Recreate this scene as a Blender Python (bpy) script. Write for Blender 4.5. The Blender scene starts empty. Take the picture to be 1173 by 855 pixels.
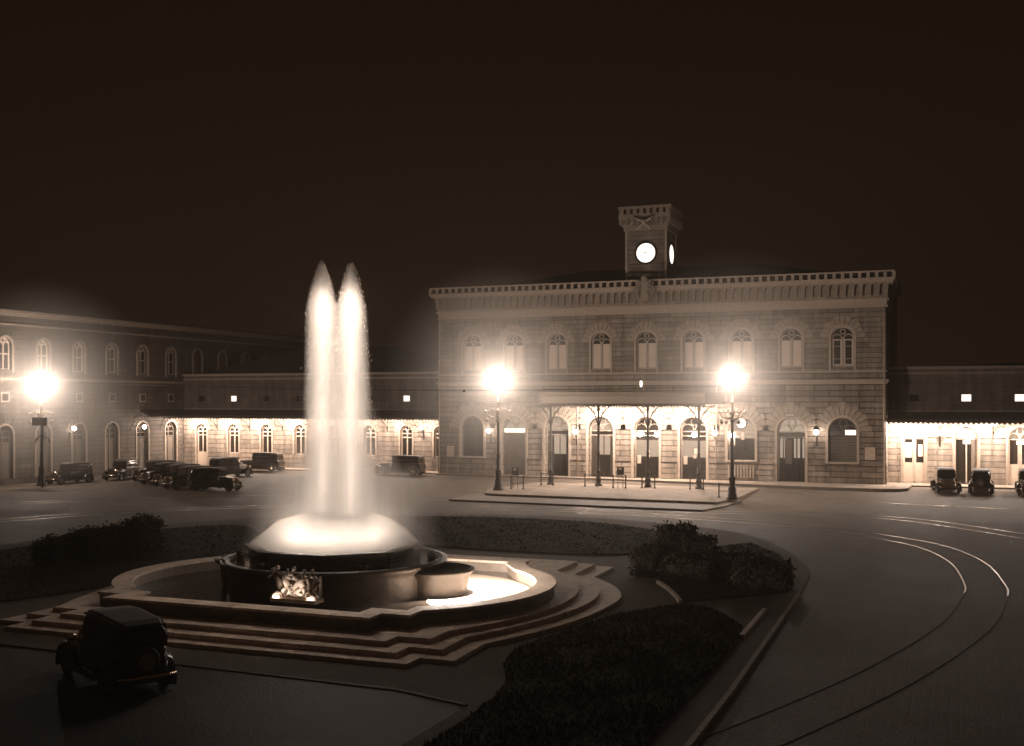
import bpy, bmesh, math, random
from mathutils import Vector, Matrix
random.seed(7)
R=math.radians; PI=math.pi
S=bpy.context.scene; COL=S.collection
# ------------------------------------------------------------------ render / camera / world
S.render.engine='CYCLES'
S.view_settings.view_transform='Standard'; S.view_settings.look='None'
S.view_settings.exposure=1.0; S.view_settings.gamma=1
S.cycles.use_denoising=True
try: S.cycles.denoiser='OPENIMAGEDENOISE'
except Exception: pass
S.cycles.max_bounces=6; S.cycles.diffuse_bounces=3; S.cycles.glossy_bounces=3
S.cycles.transparent_max_bounces=12; S.cycles.volume_bounces=0
S.cycles.volume_step_rate=0.35; S.cycles.volume_max_steps=400
S.cycles.sample_clamp_indirect=4.0
S.cycles.use_light_tree=True
TH=R(21.4)
cam=bpy.data.cameras.new('camera'); co=bpy.data.objects.new('camera',cam); COL.objects.link(co)
co.location=(0,0,6.95); co.rotation_euler=(R(90),0,TH)
cam.sensor_width=36; cam.lens=36*1310/1173; cam.shift_y=32.5/1173
cam.clip_start=.2; cam.clip_end=2500
S.camera=co
w=bpy.data.worlds.new('World'); S.world=w; w.use_nodes=True
nt=w.node_tree; nt.nodes.clear()
bg=nt.nodes.new('ShaderNodeBackground'); wo=nt.nodes.new('ShaderNodeOutputWorld')
bg.inputs[0].default_value=(.0172,.0086,.0042,1); bg.inputs[1].default_value=.28
nt.links.new(bg.outputs[0],wo.inputs[0])

def gz(Y): return .34*min(1,max(0,(Y-80)/13))

# ------------------------------------------------------------------ materials
TINT=(1,.785,.61)
def tint(v): return (v*TINT[0],v*TINT[1]**.9,v*TINT[2]**.9,1)
def mat(name,val=.3,rough=.8,metal=0.,noise=0.,nscale=3.,bump=0.,bscale=20.,emit=None,estr=0.,col=None,spec=.5):
    m=bpy.data.materials.new(name); m.use_nodes=True; t=m.node_tree; b=t.nodes['Principled BSDF']
    c=col or tint(val)
    b.inputs['Base Color'].default_value=c; b.inputs['Roughness'].default_value=rough; b.inputs['Metallic'].default_value=metal
    b.inputs['Specular IOR Level'].default_value=spec
    tc=t.nodes.new('ShaderNodeTexCoord')
    if noise>0:
        n=t.nodes.new('ShaderNodeTexNoise'); n.inputs['Scale'].default_value=nscale; n.inputs['Detail'].default_value=6; n.inputs['Roughness'].default_value=.65
        t.links.new(tc.outputs['Object'],n.inputs['Vector'])
        r=t.nodes.new('ShaderNodeMapRange'); r.inputs[1].default_value=.3; r.inputs[2].default_value=.7
        r.inputs[3].default_value=1-noise; r.inputs[4].default_value=1+noise
        t.links.new(n.outputs[0],r.inputs[0])
        mx=t.nodes.new('ShaderNodeVectorMath'); mx.operation='SCALE'; mx.inputs[0].default_value=c[:3]
        t.links.new(r.outputs[0],mx.inputs['Scale']); t.links.new(mx.outputs[0],b.inputs['Base Color'])
    if bump>0:
        n2=t.nodes.new('ShaderNodeTexNoise'); n2.inputs['Scale'].default_value=bscale; n2.inputs['Detail'].default_value=4
        t.links.new(tc.outputs['Object'],n2.inputs['Vector'])
        bp=t.nodes.new('ShaderNodeBump'); bp.inputs['Strength'].default_value=bump; bp.inputs['Distance'].default_value=.05
        t.links.new(n2.outputs[0],bp.inputs['Height']); t.links.new(bp.outputs[0],b.inputs['Normal'])
    if emit:
        b.inputs['Emission Color'].default_value=(*emit,1); b.inputs['Emission Strength'].default_value=estr
    return m
def masonry(name,val,bw,rh,mort=.03,dark=.35,var=.18,bumpd=.05):
    """coursed stone: blocks, joints, stains, on any vertical face"""
    m=bpy.data.materials.new(name); m.use_nodes=True; t=m.node_tree; b=t.nodes['Principled BSDF']; b.inputs['Roughness'].default_value=.85
    tc=t.nodes.new('ShaderNodeTexCoord'); sp=t.nodes.new('ShaderNodeSeparateXYZ'); t.links.new(tc.outputs['Object'],sp.inputs[0])
    ad=t.nodes.new('ShaderNodeMath'); ad.operation='ADD'; t.links.new(sp.outputs[0],ad.inputs[0]); t.links.new(sp.outputs[1],ad.inputs[1])
    cb=t.nodes.new('ShaderNodeCombineXYZ'); t.links.new(ad.outputs[0],cb.inputs[0]); t.links.new(sp.outputs[2],cb.inputs[1])
    br=t.nodes.new('ShaderNodeTexBrick'); t.links.new(cb.outputs[0],br.inputs['Vector'])
    br.inputs['Scale'].default_value=1; br.inputs['Brick Width'].default_value=bw; br.inputs['Row Height'].default_value=rh
    br.inputs['Mortar Size'].default_value=mort; br.inputs['Mortar Smooth'].default_value=.3; br.inputs['Bias'].default_value=0
    br.inputs['Color1'].default_value=tint(val*(1+var)); br.inputs['Color2'].default_value=tint(val*(1-var)); br.inputs['Mortar'].default_value=tint(val*dark)
    n=t.nodes.new('ShaderNodeTexNoise'); n.inputs['Scale'].default_value=.8; n.inputs['Detail'].default_value=8; n.inputs['Roughness'].default_value=.7
    t.links.new(tc.outputs['Object'],n.inputs['Vector'])
    r=t.nodes.new('ShaderNodeMapRange'); r.inputs[1].default_value=.3; r.inputs[2].default_value=.7; r.inputs[3].default_value=.66; r.inputs[4].default_value=1.25
    t.links.new(n.outputs[0],r.inputs[0])
    mpn=t.nodes.new('ShaderNodeMapping'); mpn.inputs['Scale'].default_value=(1.7,1.7,.16); t.links.new(tc.outputs['Object'],mpn.inputs[0])
    ns=t.nodes.new('ShaderNodeTexNoise'); ns.inputs['Scale'].default_value=1.3; ns.inputs['Detail'].default_value=7; t.links.new(mpn.outputs[0],ns.inputs['Vector'])
    r2=t.nodes.new('ShaderNodeMapRange'); r2.inputs[1].default_value=.35; r2.inputs[2].default_value=.65; r2.inputs[3].default_value=.72; r2.inputs[4].default_value=1.15; t.links.new(ns.outputs[0],r2.inputs[0])
    mm=t.nodes.new('ShaderNodeMath'); mm.operation='MULTIPLY'; t.links.new(r.outputs[0],mm.inputs[0]); t.links.new(r2.outputs[0],mm.inputs[1]); r=mm
    mx=t.nodes.new('ShaderNodeVectorMath'); mx.operation='SCALE'; t.links.new(br.outputs[0],mx.inputs[0]); t.links.new(r.outputs[0],mx.inputs['Scale'])
    t.links.new(mx.outputs[0],b.inputs['Base Color'])
    n3=t.nodes.new('ShaderNodeTexNoise'); n3.inputs['Scale'].default_value=9; n3.inputs['Detail'].default_value=5; t.links.new(tc.outputs['Object'],n3.inputs['Vector'])
    iv=t.nodes.new('ShaderNodeMath'); iv.operation='MULTIPLY_ADD'; iv.inputs[1].default_value=-1.; t.links.new(br.outputs['Fac'],iv.inputs[0])
    sc=t.nodes.new('ShaderNodeMath'); sc.operation='MULTIPLY'; sc.inputs[1].default_value=.5; t.links.new(n3.outputs[0],sc.inputs[0]); t.links.new(sc.outputs[0],iv.inputs[2])
    bp=t.nodes.new('ShaderNodeBump'); bp.inputs['Strength'].default_value=.8; bp.inputs['Distance'].default_value=bumpd
    t.links.new(iv.outputs[0],bp.inputs['Height']); t.links.new(bp.outputs[0],b.inputs['Normal'])
    return m
M={}
M['ashlar']=masonry('station_masonry',.25,2.1,.40,.028,.55,.20)
M['rustic']=masonry('rusticated_base',.27,2.3,.46,.045,.38,.20,.09)
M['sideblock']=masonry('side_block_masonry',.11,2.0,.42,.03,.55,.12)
M['vouss']=mat('voussoir_stone',.33,.85,noise=.2,nscale=3,bump=.3,bscale=10)
M['wingwall']=masonry('wing_masonry',.30,2.0,.45,.035,.45,.18,.07)
M['dullwall']=masonry('dull_upper_wall',.17,.9,.35,.02,.7,.1,.02)
M['trim']=mat('pale_trim_stone',.42,.8,noise=.15,nscale=4,bump=.3,bscale=12)
M['corbel']=mat('corbel_stone',.30,.85,noise=.25,nscale=5,bump=.4,bscale=10)
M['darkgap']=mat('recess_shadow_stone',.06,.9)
M['roof']=mat('roof_tiles',.035,.9,noise=.3,nscale=2,bump=.5,bscale=8)
M['roadedge']=mat('dark_road',.045,.7,noise=.3,nscale=.5,bump=.4,bscale=14,spec=.3)
def paving(name,val,rough,bw,rh,joint,spec=.3):
    m=bpy.data.materials.new(name); m.use_nodes=True; t=m.node_tree; b=t.nodes['Principled BSDF']; b.inputs['Specular IOR Level'].default_value=spec
    tc=t.nodes.new('ShaderNodeTexCoord'); V=tc.outputs['Object']
    br=t.nodes.new('ShaderNodeTexBrick'); t.links.new(V,br.inputs['Vector']); br.inputs['Scale'].default_value=1; br.inputs['Brick Width'].default_value=bw; br.inputs['Row Height'].default_value=rh
    br.inputs['Mortar Size'].default_value=joint; br.inputs['Mortar Smooth'].default_value=.4
    br.inputs['Color1'].default_value=tint(val*1.1); br.inputs['Color2'].default_value=tint(val*.88); br.inputs['Mortar'].default_value=tint(val*.55)
    f=None
    for sc,lo,hi in ((.12,.72,1.22),(.7,.78,1.22),(5.,.8,1.2)):
        n=t.nodes.new('ShaderNodeTexNoise'); n.inputs['Scale'].default_value=sc; n.inputs['Detail'].default_value=6; n.inputs['Roughness'].default_value=.7; n.inputs['Distortion'].default_value=.6; t.links.new(V,n.inputs['Vector'])
        r=t.nodes.new('ShaderNodeMapRange'); r.inputs[1].default_value=.32; r.inputs[2].default_value=.68; r.inputs[3].default_value=lo; r.inputs[4].default_value=hi; t.links.new(n.outputs[0],r.inputs[0])
        if f is None: f=r.outputs[0]
        else:
            q_=t.nodes.new('ShaderNodeMath'); q_.operation='MULTIPLY'; t.links.new(f,q_.inputs[0]); t.links.new(r.outputs[0],q_.inputs[1]); f=q_.outputs[0]
    mx=t.nodes.new('ShaderNodeVectorMath'); mx.operation='SCALE'; t.links.new(br.outputs[0],mx.inputs[0]); t.links.new(f,mx.inputs['Scale']); t.links.new(mx.outputs[0],b.inputs['Base Color'])
    rr=t.nodes.new('ShaderNodeMath'); rr.operation='MULTIPLY'; rr.use_clamp=True; rr.inputs[1].default_value=rough*.3; rr.operation='MULTIPLY_ADD'; rr.inputs[2].default_value=rough*.7; t.links.new(f,rr.inputs[0]); t.links.new(rr.outputs[0],b.inputs['Roughness'])
    n=t.nodes.new('ShaderNodeTexNoise'); n.inputs['Scale'].default_value=16; n.inputs['Detail'].default_value=3; t.links.new(V,n.inputs['Vector'])
    ad=t.nodes.new('ShaderNodeMath'); ad.operation='SUBTRACT'; t.links.new(n.outputs[0],ad.inputs[0]); t.links.new(br.outputs['Fac'],ad.inputs[1])
    bp=t.nodes.new('ShaderNodeBump'); bp.inputs['Strength'].default_value=.5; bp.inputs['Distance'].default_value=.03; t.links.new(ad.outputs[0],bp.inputs['Height']); t.links.new(bp.outputs[0],b.inputs['Normal'])
    return m
M['asphalt']=paving('square_setts',.155,.72,.42,.24,.018,spec=.22)
M['setband']=paving('track_setts',.15,.6,.3,.18,.016)
M['gravel']=mat('fine_gravel_path',.10,.9,noise=.2,nscale=1.6,bump=.6,bscale=25)
M['pave']=masonry('paving_slabs',.34,1.2,.8,.012,.6,.08,.01)
M['pave']=mat('paving_stone',.36,.75,noise=.15,nscale=1.2,bump=.2,bscale=18)
M['kerb']=mat('kerb_stone',.16,.7,noise=.2,nscale=3,bump=.2)
M['step']=paving('travertine_step',.68,.7,1.7,60,.02)
M['pave']=paving('paving_slabs',.33,.8,1.3,.9,.02)
M['basin']=mat('basin_travertine',.20,.5,noise=.4,nscale=1.0,bump=.4,bscale=6)
M['drum']=mat('dark_wet_stone',.06,.45,noise=.4,nscale=1.5,bump=.3,bscale=6)
M['dish']=mat('shaded_wet_dish_stone',.028,.5,noise=.4,nscale=1.5,bump=.3,bscale=6)  # darker copy of the drum stone, shade put into its colour
M['lawn']=mat('lawn_soil',.035,1,noise=.4,nscale=1.5,bump=.8,bscale=18,col=(.03,.024,.015,1),spec=.1)
M['grass']=mat('grass_blades',.05,.95,noise=.4,nscale=.8,col=(.02,.016,.010,1),spec=.1)
M['leaf']=mat('hedge_leaf',.03,.7,noise=.5,nscale=1.2,col=(.02,.016,.009,1),spec=.2)
M['twig']=mat('hedge_core',.012,1)
M['iron']=mat('dark_cast_iron',.05,.45,metal=.4,noise=.2,nscale=8)
M['paleiron']=mat('silver_painted_iron',.45,.5,noise=.1)
M['rail']=mat('polished_rail',.6,.38,metal=1,noise=.1,nscale=3)
M['groove']=mat('rail_groove',.02,.9)
M['carpaint']=mat('black_car_paint',.018,.18,noise=.1,nscale=2)
M['cardark']=mat('grey_car_paint',.05,.3,noise=.15,nscale=2)
M['carroof']=mat('car_roof_fabric',.10,.7,noise=.2,nscale=6)
M['chrome']=mat('chrome',.8,.15,metal=1)
M['rubber']=mat('tyre_rubber',.02,.8)
M['carglass']=mat('car_glass',.03,.08)
M['frame']=mat('white_painted_frame',.62,.6,noise=.06)
M['glassdark']=mat('dark_window_glass',.025,.1)
M['blind']=mat('pale_window_blind',.66,.8,noise=.08,nscale=1.5)
M['wooddoor']=mat('wooden_door',.16,.6,noise=.3,nscale=3)
M['shutter']=mat('roller_shutter',.15,.7,noise=.15,nscale=2)
M['litpane']=mat('lit_window_pane',.5,.5,emit=(.95,.78,.62),estr=.9)
M['dimpane']=mat('dim_lit_window_pane',.06,.15,emit=(.9,.7,.52),estr=.25)
M['signband']=mat('backlit_sign_band',.6,.5,emit=(.97,.83,.70),estr=.95)
M['dial']=mat('backlit_clock_dial',.7,.5,emit=(.98,.86,.74),estr=1.0)
M['globe']=mat('lamp_globe',.8,.4,emit=(1,.85,.74),estr=340)
M['lantern']=mat('lantern_globe',.8,.4,emit=(1,.85,.74),estr=30)
M['smallbulb']=mat('small_bulb',.8,.4,emit=(1,.82,.66),estr=3)
M['poster']=mat('pasted_poster',.5,.8,noise=.25,nscale=6)
M['paper']=mat('paper_notice',.55,.8)
M['zinc']=mat('canopy_zinc',.30,.55,noise=.15,nscale=2)
M['fascia']=mat('painted_fascia',.24,.6,noise=.1,nscale=2)
M['soffit']=mat('white_soffit',.7,.8)
M['awntop']=mat('dark_awning_top',.04,.9)
M['water']=mat('pool_water',.05,.05,bump=.5,bscale=5)
M['litwater']=mat('lit_pool_water',.75,.35,noise=.1,bump=.6,bscale=6)  # white base colour stands in for the floodlit glare on the water
M['bronze']=mat('relief_marble',.45,.45,noise=.2,nscale=6,bump=.3)
M['lens']=mat('flood_lamp_lens',.6,.4,emit=(1,.84,.7),estr=6)

# ------------------------------------------------------------------ mesh builder
W={}
class MB:
    def __init__(s): s.v=[]; s.f=[]; s.sm=[]
    def add(s,vs,fs,smooth=False):
        o=len(s.v); s.v+= [tuple(v) for v in vs]; s.f+=[tuple(i+o for i in f) for f in fs]; s.sm+=[smooth]*len(fs); return s
    def box(s,x0,x1,y0,y1,z0,z1):
        vs=[(x,y,z) for z in (z0,z1) for y in (y0,y1) for x in (x0,x1)]
        return s.add(vs,[(0,2,3,1),(4,5,7,6),(0,1,5,4),(2,6,7,3),(0,4,6,2),(1,3,7,5)])
    def hexa(s,p):  # 8 points bottom 4 ccw, top 4 ccw
        return s.add(p,[(3,2,1,0),(4,5,6,7),(0,1,5,4),(1,2,6,5),(2,3,7,6),(3,0,4,7)])
    def prism(s,pts,z0,z1,zf=None):
        n=len(pts)
        if zf: vs=[(x,y,z0+zf(y)) for x,y in pts]+[(x,y,z1+zf(y)) for x,y in pts]
        else: vs=[(x,y,z0) for x,y in pts]+[(x,y,z1) for x,y in pts]
        return s.add(vs,[tuple(range(n-1,-1,-1)),tuple(range(n,2*n))]+[(i,(i+1)%n,n+(i+1)%n,n+i) for i in range(n)])
    def ring(s,outer,inner,z0,z1):
        n=len(outer); vs=[(x,y,z) for z in (z0,z1) for P in (outer,inner) for x,y in P]
        fs=[]
        for i in range(n):
            j=(i+1)%n
            fs+=[(i,j,2*n+j,2*n+i),(n+j,n+i,3*n+i,3*n+j),(2*n+i,2*n+j,3*n+j,3*n+i),(n+i,n+j,j,i)]
        return s.add(vs,fs)
    def lathe(s,prof,c=(0,0,0),seg=16,smooth=True,a0=0,a1=2*PI):
        n=len(prof); full=abs(a1-a0-2*PI)<1e-6; k=seg if full else seg+1
        vs=[]
        for i in range(k):
            a=a0+(a1-a0)*i/seg
            vs+=[(c[0]+r*math.cos(a),c[1]+r*math.sin(a),c[2]+z) for r,z in prof]
        fs=[]
        for i in range(seg):
            j=(i+1)%k
            for q in range(n-1): fs.append((i*n+q,j*n+q,j*n+q+1,i*n+q+1))
        return s.add(vs,fs,smooth)
    def tube(s,pts,r,seg=8,smooth=True,caps=True):
        pts=[Vector(p) for p in pts]; n=len(pts); rr=r if isinstance(r,(list,tuple)) else [r]*n
        vs=[]; up=Vector((0,0,1)); pv=None
        for i,p in enumerate(pts):
            d=(pts[min(i+1,n-1)]-pts[max(i-1,0)]).normalized()
            if pv is None:
                a=d.cross(up if abs(d.z)<.95 else Vector((1,0,0))).normalized()
            else: a=(pv-d*pv.dot(d)).normalized()
            pv=a; b=d.cross(a)
            for k in range(seg):
                t=2*PI*k/seg; vs.append(p+(a*math.cos(t)+b*math.sin(t))*rr[i])
        fs=[(i*seg+k,i*seg+(k+1)%seg,(i+1)*seg+(k+1)%seg,(i+1)*seg+k) for i in range(n-1) for k in range(seg)]
        if caps: fs+=[tuple(range(seg-1,-1,-1)),tuple((n-1)*seg+k for k in range(seg))]
        return s.add(vs,fs,smooth)
    def sphere(s,c,r,seg=14,rings=9,sz=1.):
        prof=[(max(1e-4,r*math.sin(PI*i/rings)),-r*sz*math.cos(PI*i/rings)) for i in range(rings+1)]
        return s.lathe(prof,c,seg)
    def build(s,name,m,parent=None,o=None,bevel=0,bseg=1):
        """o = world origin of this object (vertices are given in world or thing-local coordinates)"""
        po=W.get(parent,Vector((0,0,0))) if parent else Vector((0,0,0))
        if o is None: o=po
        o=Vector(o)
        me=bpy.data.meshes.new(name)
        me.from_pydata([Vector(v)-o for v in s.v],[],s.f); me.polygons.foreach_set('use_smooth',s.sm)
        me.materials.append(m); me.update()
        if bevel>0:
            bm=bmesh.new(); bm.from_mesh(me)
            bmesh.ops.remove_doubles(bm,verts=bm.verts,dist=1e-5)
            bmesh.ops.bevel(bm,geom=bm.edges,offset=bevel,segments=bseg,affect='EDGES',clamp_overlap=True)
            bm.to_mesh(me); bm.free()
        ob=bpy.data.objects.new(name,me); COL.objects.link(ob); ob.location=o-po
        if parent: ob.parent=parent
        W[ob]=o
        return ob
def tag(o,label=None,cat=None,group=None,kind=None):
    if label: o['label']=label
    if cat: o['category']=cat
    if group: o['group']=group
    if kind: o['kind']=kind
    return o
def thing(name,label,cat,loc=(0,0,0),group=None):
    o=bpy.data.objects.new(name,None); o.empty_display_size=.2; COL.objects.link(o); o.location=loc; W[o]=Vector(loc)
    return tag(o,label,cat,group)
def copy_tree(o,parent=None,keep=True):
    c=o.copy(); COL.objects.link(c)
    if parent is not None: c.parent=parent
    for ch in list(o.children): copy_tree(ch,c)
    return c
def dup(root,loc,rz=0,label=None):
    c=copy_tree(root); c.location=loc; c.rotation_euler=(0,0,rz)
    if label: c['label']=label
    return c
def part_copy(p,parent,loc):
    c=copy_tree(p,parent); c.location=loc; return c
def light(name,kind,loc,power,size=.1,parent=None,target=None,spot=60,blend=.5,color=(1,.85,.74)):
    l=bpy.data.lights.new(name,kind); l.energy=power; l.color=color
    if kind in('POINT','SPOT'): l.shadow_soft_size=size
    if kind=='SPOT': l.spot_size=R(spot); l.spot_blend=blend
    o=bpy.data.objects.new(name,l); COL.objects.link(o); o.location=loc
    if target is not None:
        o.rotation_euler=(Vector(target)-Vector(loc)).to_track_quat('-Z','Y').to_euler()
    return o
def arc(cx,cz,r,a0,a1,n): return [(cx+r*math.cos(a0+(a1-a0)*i/n),cz+r*math.sin(a0+(a1-a0)*i/n)) for i in range(n+1)]
def catmull(P,n=8,closed=False):
    out=[]; N=len(P)
    rng=range(N if closed else N-1)
    for i in rng:
        g=lambda k: Vector(P[k%N]) if closed else Vector(P[min(max(k,0),N-1)])
        p0,p1,p2,p3=g(i-1),g(i),g(i+1),g(i+2)
        for k in range(n):
            t=k/n
            out.append(tuple(.5*((2*p1)+(p2-p0)*t+(2*p0-5*p1+4*p2-p3)*t*t+(3*p1-p0-3*p2+p3)*t**3)))
    if not closed: out.append(tuple(P[-1]))
    return out

# ------------------------------------------------------------------ wall toolkit. plane coords (u, d, z): d = outwards from the wall face
def front(Y): return lambda u,d,z:(u,Y-d,z)
def facing_x(X): return lambda u,d,z:(X+d,u,z)      # a wall that looks along +X, u runs along Y
def q(mb,mp,pts): mb.add([mp(*p) for p in pts],[tuple(range(len(pts)))])
def opening_pts(c,w,zs,zsp,n=14,rise=None):
    r=w/2
    return [(c-r,zs)]+[(c-r*math.cos(PI*i/n),zsp+(rise if rise is not None else r)*math.sin(PI*i/n)) for i in range(n+1)]+[(c+r,zs)]
def wall_row(mb,mp,u0,u1,z0,z1,ops,depth=.55):
    """ops: list of (c,w,zsill,zspring,rise)"""
    ops=sorted(ops); cur=u0
    for k,(c,w_,zs,zsp,rise) in enumerate(ops):
        r=w_/2
        q(mb,mp,[(cur,0,z0),(c-r,0,z0),(c-r,0,z1),(cur,0,z1)])
        if zs>z0+1e-4: q(mb,mp,[(c-r,0,z0),(c+r,0,z0),(c+r,0,zs),(c-r,0,zs)])
        pts=opening_pts(c,w_,zs,zsp,14,rise)
        ar=pts[1:-1]
        for i in range(len(ar)-1):
            a,b=ar[i],ar[i+1]
            if rise==0:
                continue
            q(mb,mp,[(a[0],0,a[1]),(b[0],0,b[1]),(b[0],0,z1),(a[0],0,z1)])
        if rise==0: q(mb,mp,[(c-r,0,zsp),(c+r,0,zsp),(c+r,0,z1),(c-r,0,z1)])
        for i in range(len(pts)):
            a,b=pts[i],pts[(i+1)%len(pts)]
            if (a[0]-b[0])**2+(a[1]-b[1])**2<1e-8: continue
            q(mb,mp,[(a[0],0,a[1]),(a[0],-depth,a[1]),(b[0],-depth,b[1]),(b[0],0,b[1])])
        cur=c+r
    q(mb,mp,[(cur,0,z0),(u1,0,z0),(u1,0,z1),(cur,0,z1)])
def slab(mb,mp,u0,u1,d0,d1,z0,z1):
    p=[mp(u0,d1,z0),mp(u1,d1,z0),mp(u1,d0,z0),mp(u0,d0,z0)]; t=[mp(u0,d1,z1),mp(u1,d1,z1),mp(u1,d0,z1),mp(u0,d0,z1)]
    mb.hexa(p+t)
def ribbon(mb,mp,inner,outer,d0,d1,closed=False):
    """band between two matched outlines in the wall plane, from depth d0 to d1"""
    n=len(inner); 
    for i in range(n-1 if not closed else n):
        j=(i+1)%n; a,b,c,e=inner[i],inner[j],outer[j],outer[i]
        q(mb,mp,[(a[0],d1,a[1]),(b[0],d1,b[1]),(c[0],d1,c[1]),(e[0],d1,e[1])])
        q(mb,mp,[(a[0],d0,a[1]),(b[0],d0,b[1]),(b[0],d1,b[1]),(a[0],d1,a[1])])
        q(mb,mp,[(e[0],d0,e[1]),(c[0],d0,c[1]),(c[0],d1,c[1]),(e[0],d1,e[1])])
    if not closed:
        for i in (0,n-1):
            a,e=inner[i],outer[i]; q(mb,mp,[(a[0],d0,a[1]),(a[0],d1,a[1]),(e[0],d1,e[1]),(e[0],d0,e[1])])
def archivolt(mb,mp,c,w_,zs,zsp,t,d0,d1,n=14):
    ribbon(mb,mp,opening_pts(c,w_,zs,zsp,n),opening_pts(c,w_+2*t,zs,zsp,n),d0,d1)
def voussoirs(mb,mp,c,w_,zsp,t,length,d1,n=11):
    r0=w_/2+t; 
    for i in range(n):
        a0=PI*(i+.06)/n; a1=PI*(i+.94)/n
        L=length*(1.12 if i%2==0 else .92)*(1.12 if i==n//2 else 1)
        p=[(c-rr*math.cos(a),zsp+rr*math.sin(a)) for rr,a in ((r0,a0),(r0+L,a0),(r0+L,a1),(r0,a1))]
        q(mb,mp,[(x,d1,z) for x,z in p])
        for k in range(4):
            a,b=p[k],p[(k+1)%4]; q(mb,mp,[(a[0],0,a[1]),(b[0],0,b[1]),(b[0],d1,b[1]),(a[0],d1,a[1])])
def pane(mb,mp,c,w_,zs,zsp,d,rise=None):
    pts=opening_pts(c,w_,zs,zsp,14,rise)
    if rise==0: pts=[(c-w_/2,zs),(c-w_/2,zsp),(c+w_/2,zsp),(c+w_/2,zs)]
    q(mb,mp,[(x,d,z) for x,z in pts])
def bar(mb,mp,a,b,wd,d0,d1):
    dx,dz=b[0]-a[0],b[1]-a[1]; L=math.hypot(dx,dz); nx,nz=-dz/L*wd/2,dx/L*wd/2
    P=[(a[0]+nx,a[1]+nz),(b[0]+nx,b[1]+nz),(b[0]-nx,b[1]-nz),(a[0]-nx,a[1]-nz)]
    mb.hexa([mp(x,d0,z) for x,z in P]+[mp(x,d1,z) for x,z in P])
def rounds(mb,mp,c,z,r,wd,d0,d1,a0=0,a1=2*PI,n=14):
    ribbon(mb,mp,[(c+(r-wd/2)*math.cos(a0+(a1-a0)*i/n),z+(r-wd/2)*math.sin(a0+(a1-a0)*i/n)) for i in range(n+1)],
                 [(c+(r+wd/2)*math.cos(a0+(a1-a0)*i/n),z+(r+wd/2)*math.sin(a0+(a1-a0)*i/n)) for i in range(n+1)],d0,d1)
def tracery(mb,mp,c,w_,zs,zsp,d,t=.09,transom=None,mull=True,low=True):
    """outer ring, mullion, two round heads, oculus"""
    dd=(d,d+.07); r=w_/2
    ribbon(mb,mp,opening_pts(c,w_-2*t,zs+t,zsp),opening_pts(c,w_,zs,zsp),*dd)
    if low: bar(mb,mp,(c-r+.02,zs+t/2),(c+r-.02,zs+t/2),t,d,d+.074)
    if mull: bar(mb,mp,(c,zs+t),(c,zsp+.05),t*1.1,d,d+.078)
    for z in (transom or []): bar(mb,mp,(c-r+t*.8,z),(c+r-t*.8,z),t,d,d+.083)
    rr=r*.45
    for s in (-1,1): rounds(mb,mp,c+s*r*.5,zsp,rr,t*.8,d,d+.076,0,PI,8)
    rounds(mb,mp,c,zsp+r*.62,r*.27,t*.8,d,d+.081,0,2*PI,12)

# ================================================================== GROUND
BX=[-24.85]
def bayx(i): return -40.65+3.995*i
mb=MB(); ys=[-60,0,20,40,60,80,86.5,93,110,400]; xs=[-400,-120,-60,-20,0,20,60,400]
vs=[(x,y,gz(y)) for y in ys for x in xs]; nx=len(xs)
mb.add(vs,[(j*nx+i,j*nx+i+1,(j+1)*nx+i+1,(j+1)*nx+i) for j in range(len(ys)-1) for i in range(nx-1)])
tag(mb.build('ground',M['asphalt']),kind='structure')
# pavement before the station
pav=[(-43.9,93.3),(-35,92.8),(-27.3,92.35),(-16,90.4),(-10.5,89.3),(-5.4,89.1),(-4.3,89.5),(-3.75,90.4),(-3.6,93.6),(-2.4,93.75),(14,93.75),(30,93.75),(30,99),(-75,99),(-75,93.9),(-43.9,93.9)]
pp=[(x,y) for x,y in pav]
tag(MB().prism(pp,.1,.465).build('pavement',M['pave']),kind='structure')
kb=[]
kp=pp[:12]
mb=MB()
for i in range(len(kp)-1):
    a,b=Vector(kp[i]),Vector(kp[i+1]); n=Vector(((b-a).y,-(b-a).x)).normalized()*.14
    mb.hexa([(a.x+n.x,a.y+n.y,.05),(b.x+n.x,b.y+n.y,.05),(b.x,b.y-.003,.05),(a.x,a.y-.003,.05),(a.x+n.x,a.y+n.y,.46),(b.x+n.x,b.y+n.y,.46),(b.x,b.y-.003,.46),(a.x,a.y-.003,.46)])
tag(mb.build('kerb',M['kerb']),kind='structure')
# tram island : low step and platform
isl=[(-34.5,72.6),(-15.1,71.4),(-14.35,74.5),(-14.0,79.5),(-13.9,88.0),(-33.5,88.0),(-33.6,77)]
tag(MB().prism([(-33.2,72.65),(-15.1,71.4),(-14.35,74.5),(-14.0,79.0),(-33.6,79.0),(-33.6,76.5)],-.05,.12).build('island_step',M['kerb']),kind='structure')
plat=[(-32.3,77.0),(-31.5,76.45),(-15.0,75.45),(-14.35,79.0),(-14.35,88.6),(-32.4,88.6),(-33.4,80.2)]
tag(MB().prism(plat,-.05,.28).build('island_platform',M['pave']),kind='structure')
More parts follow.
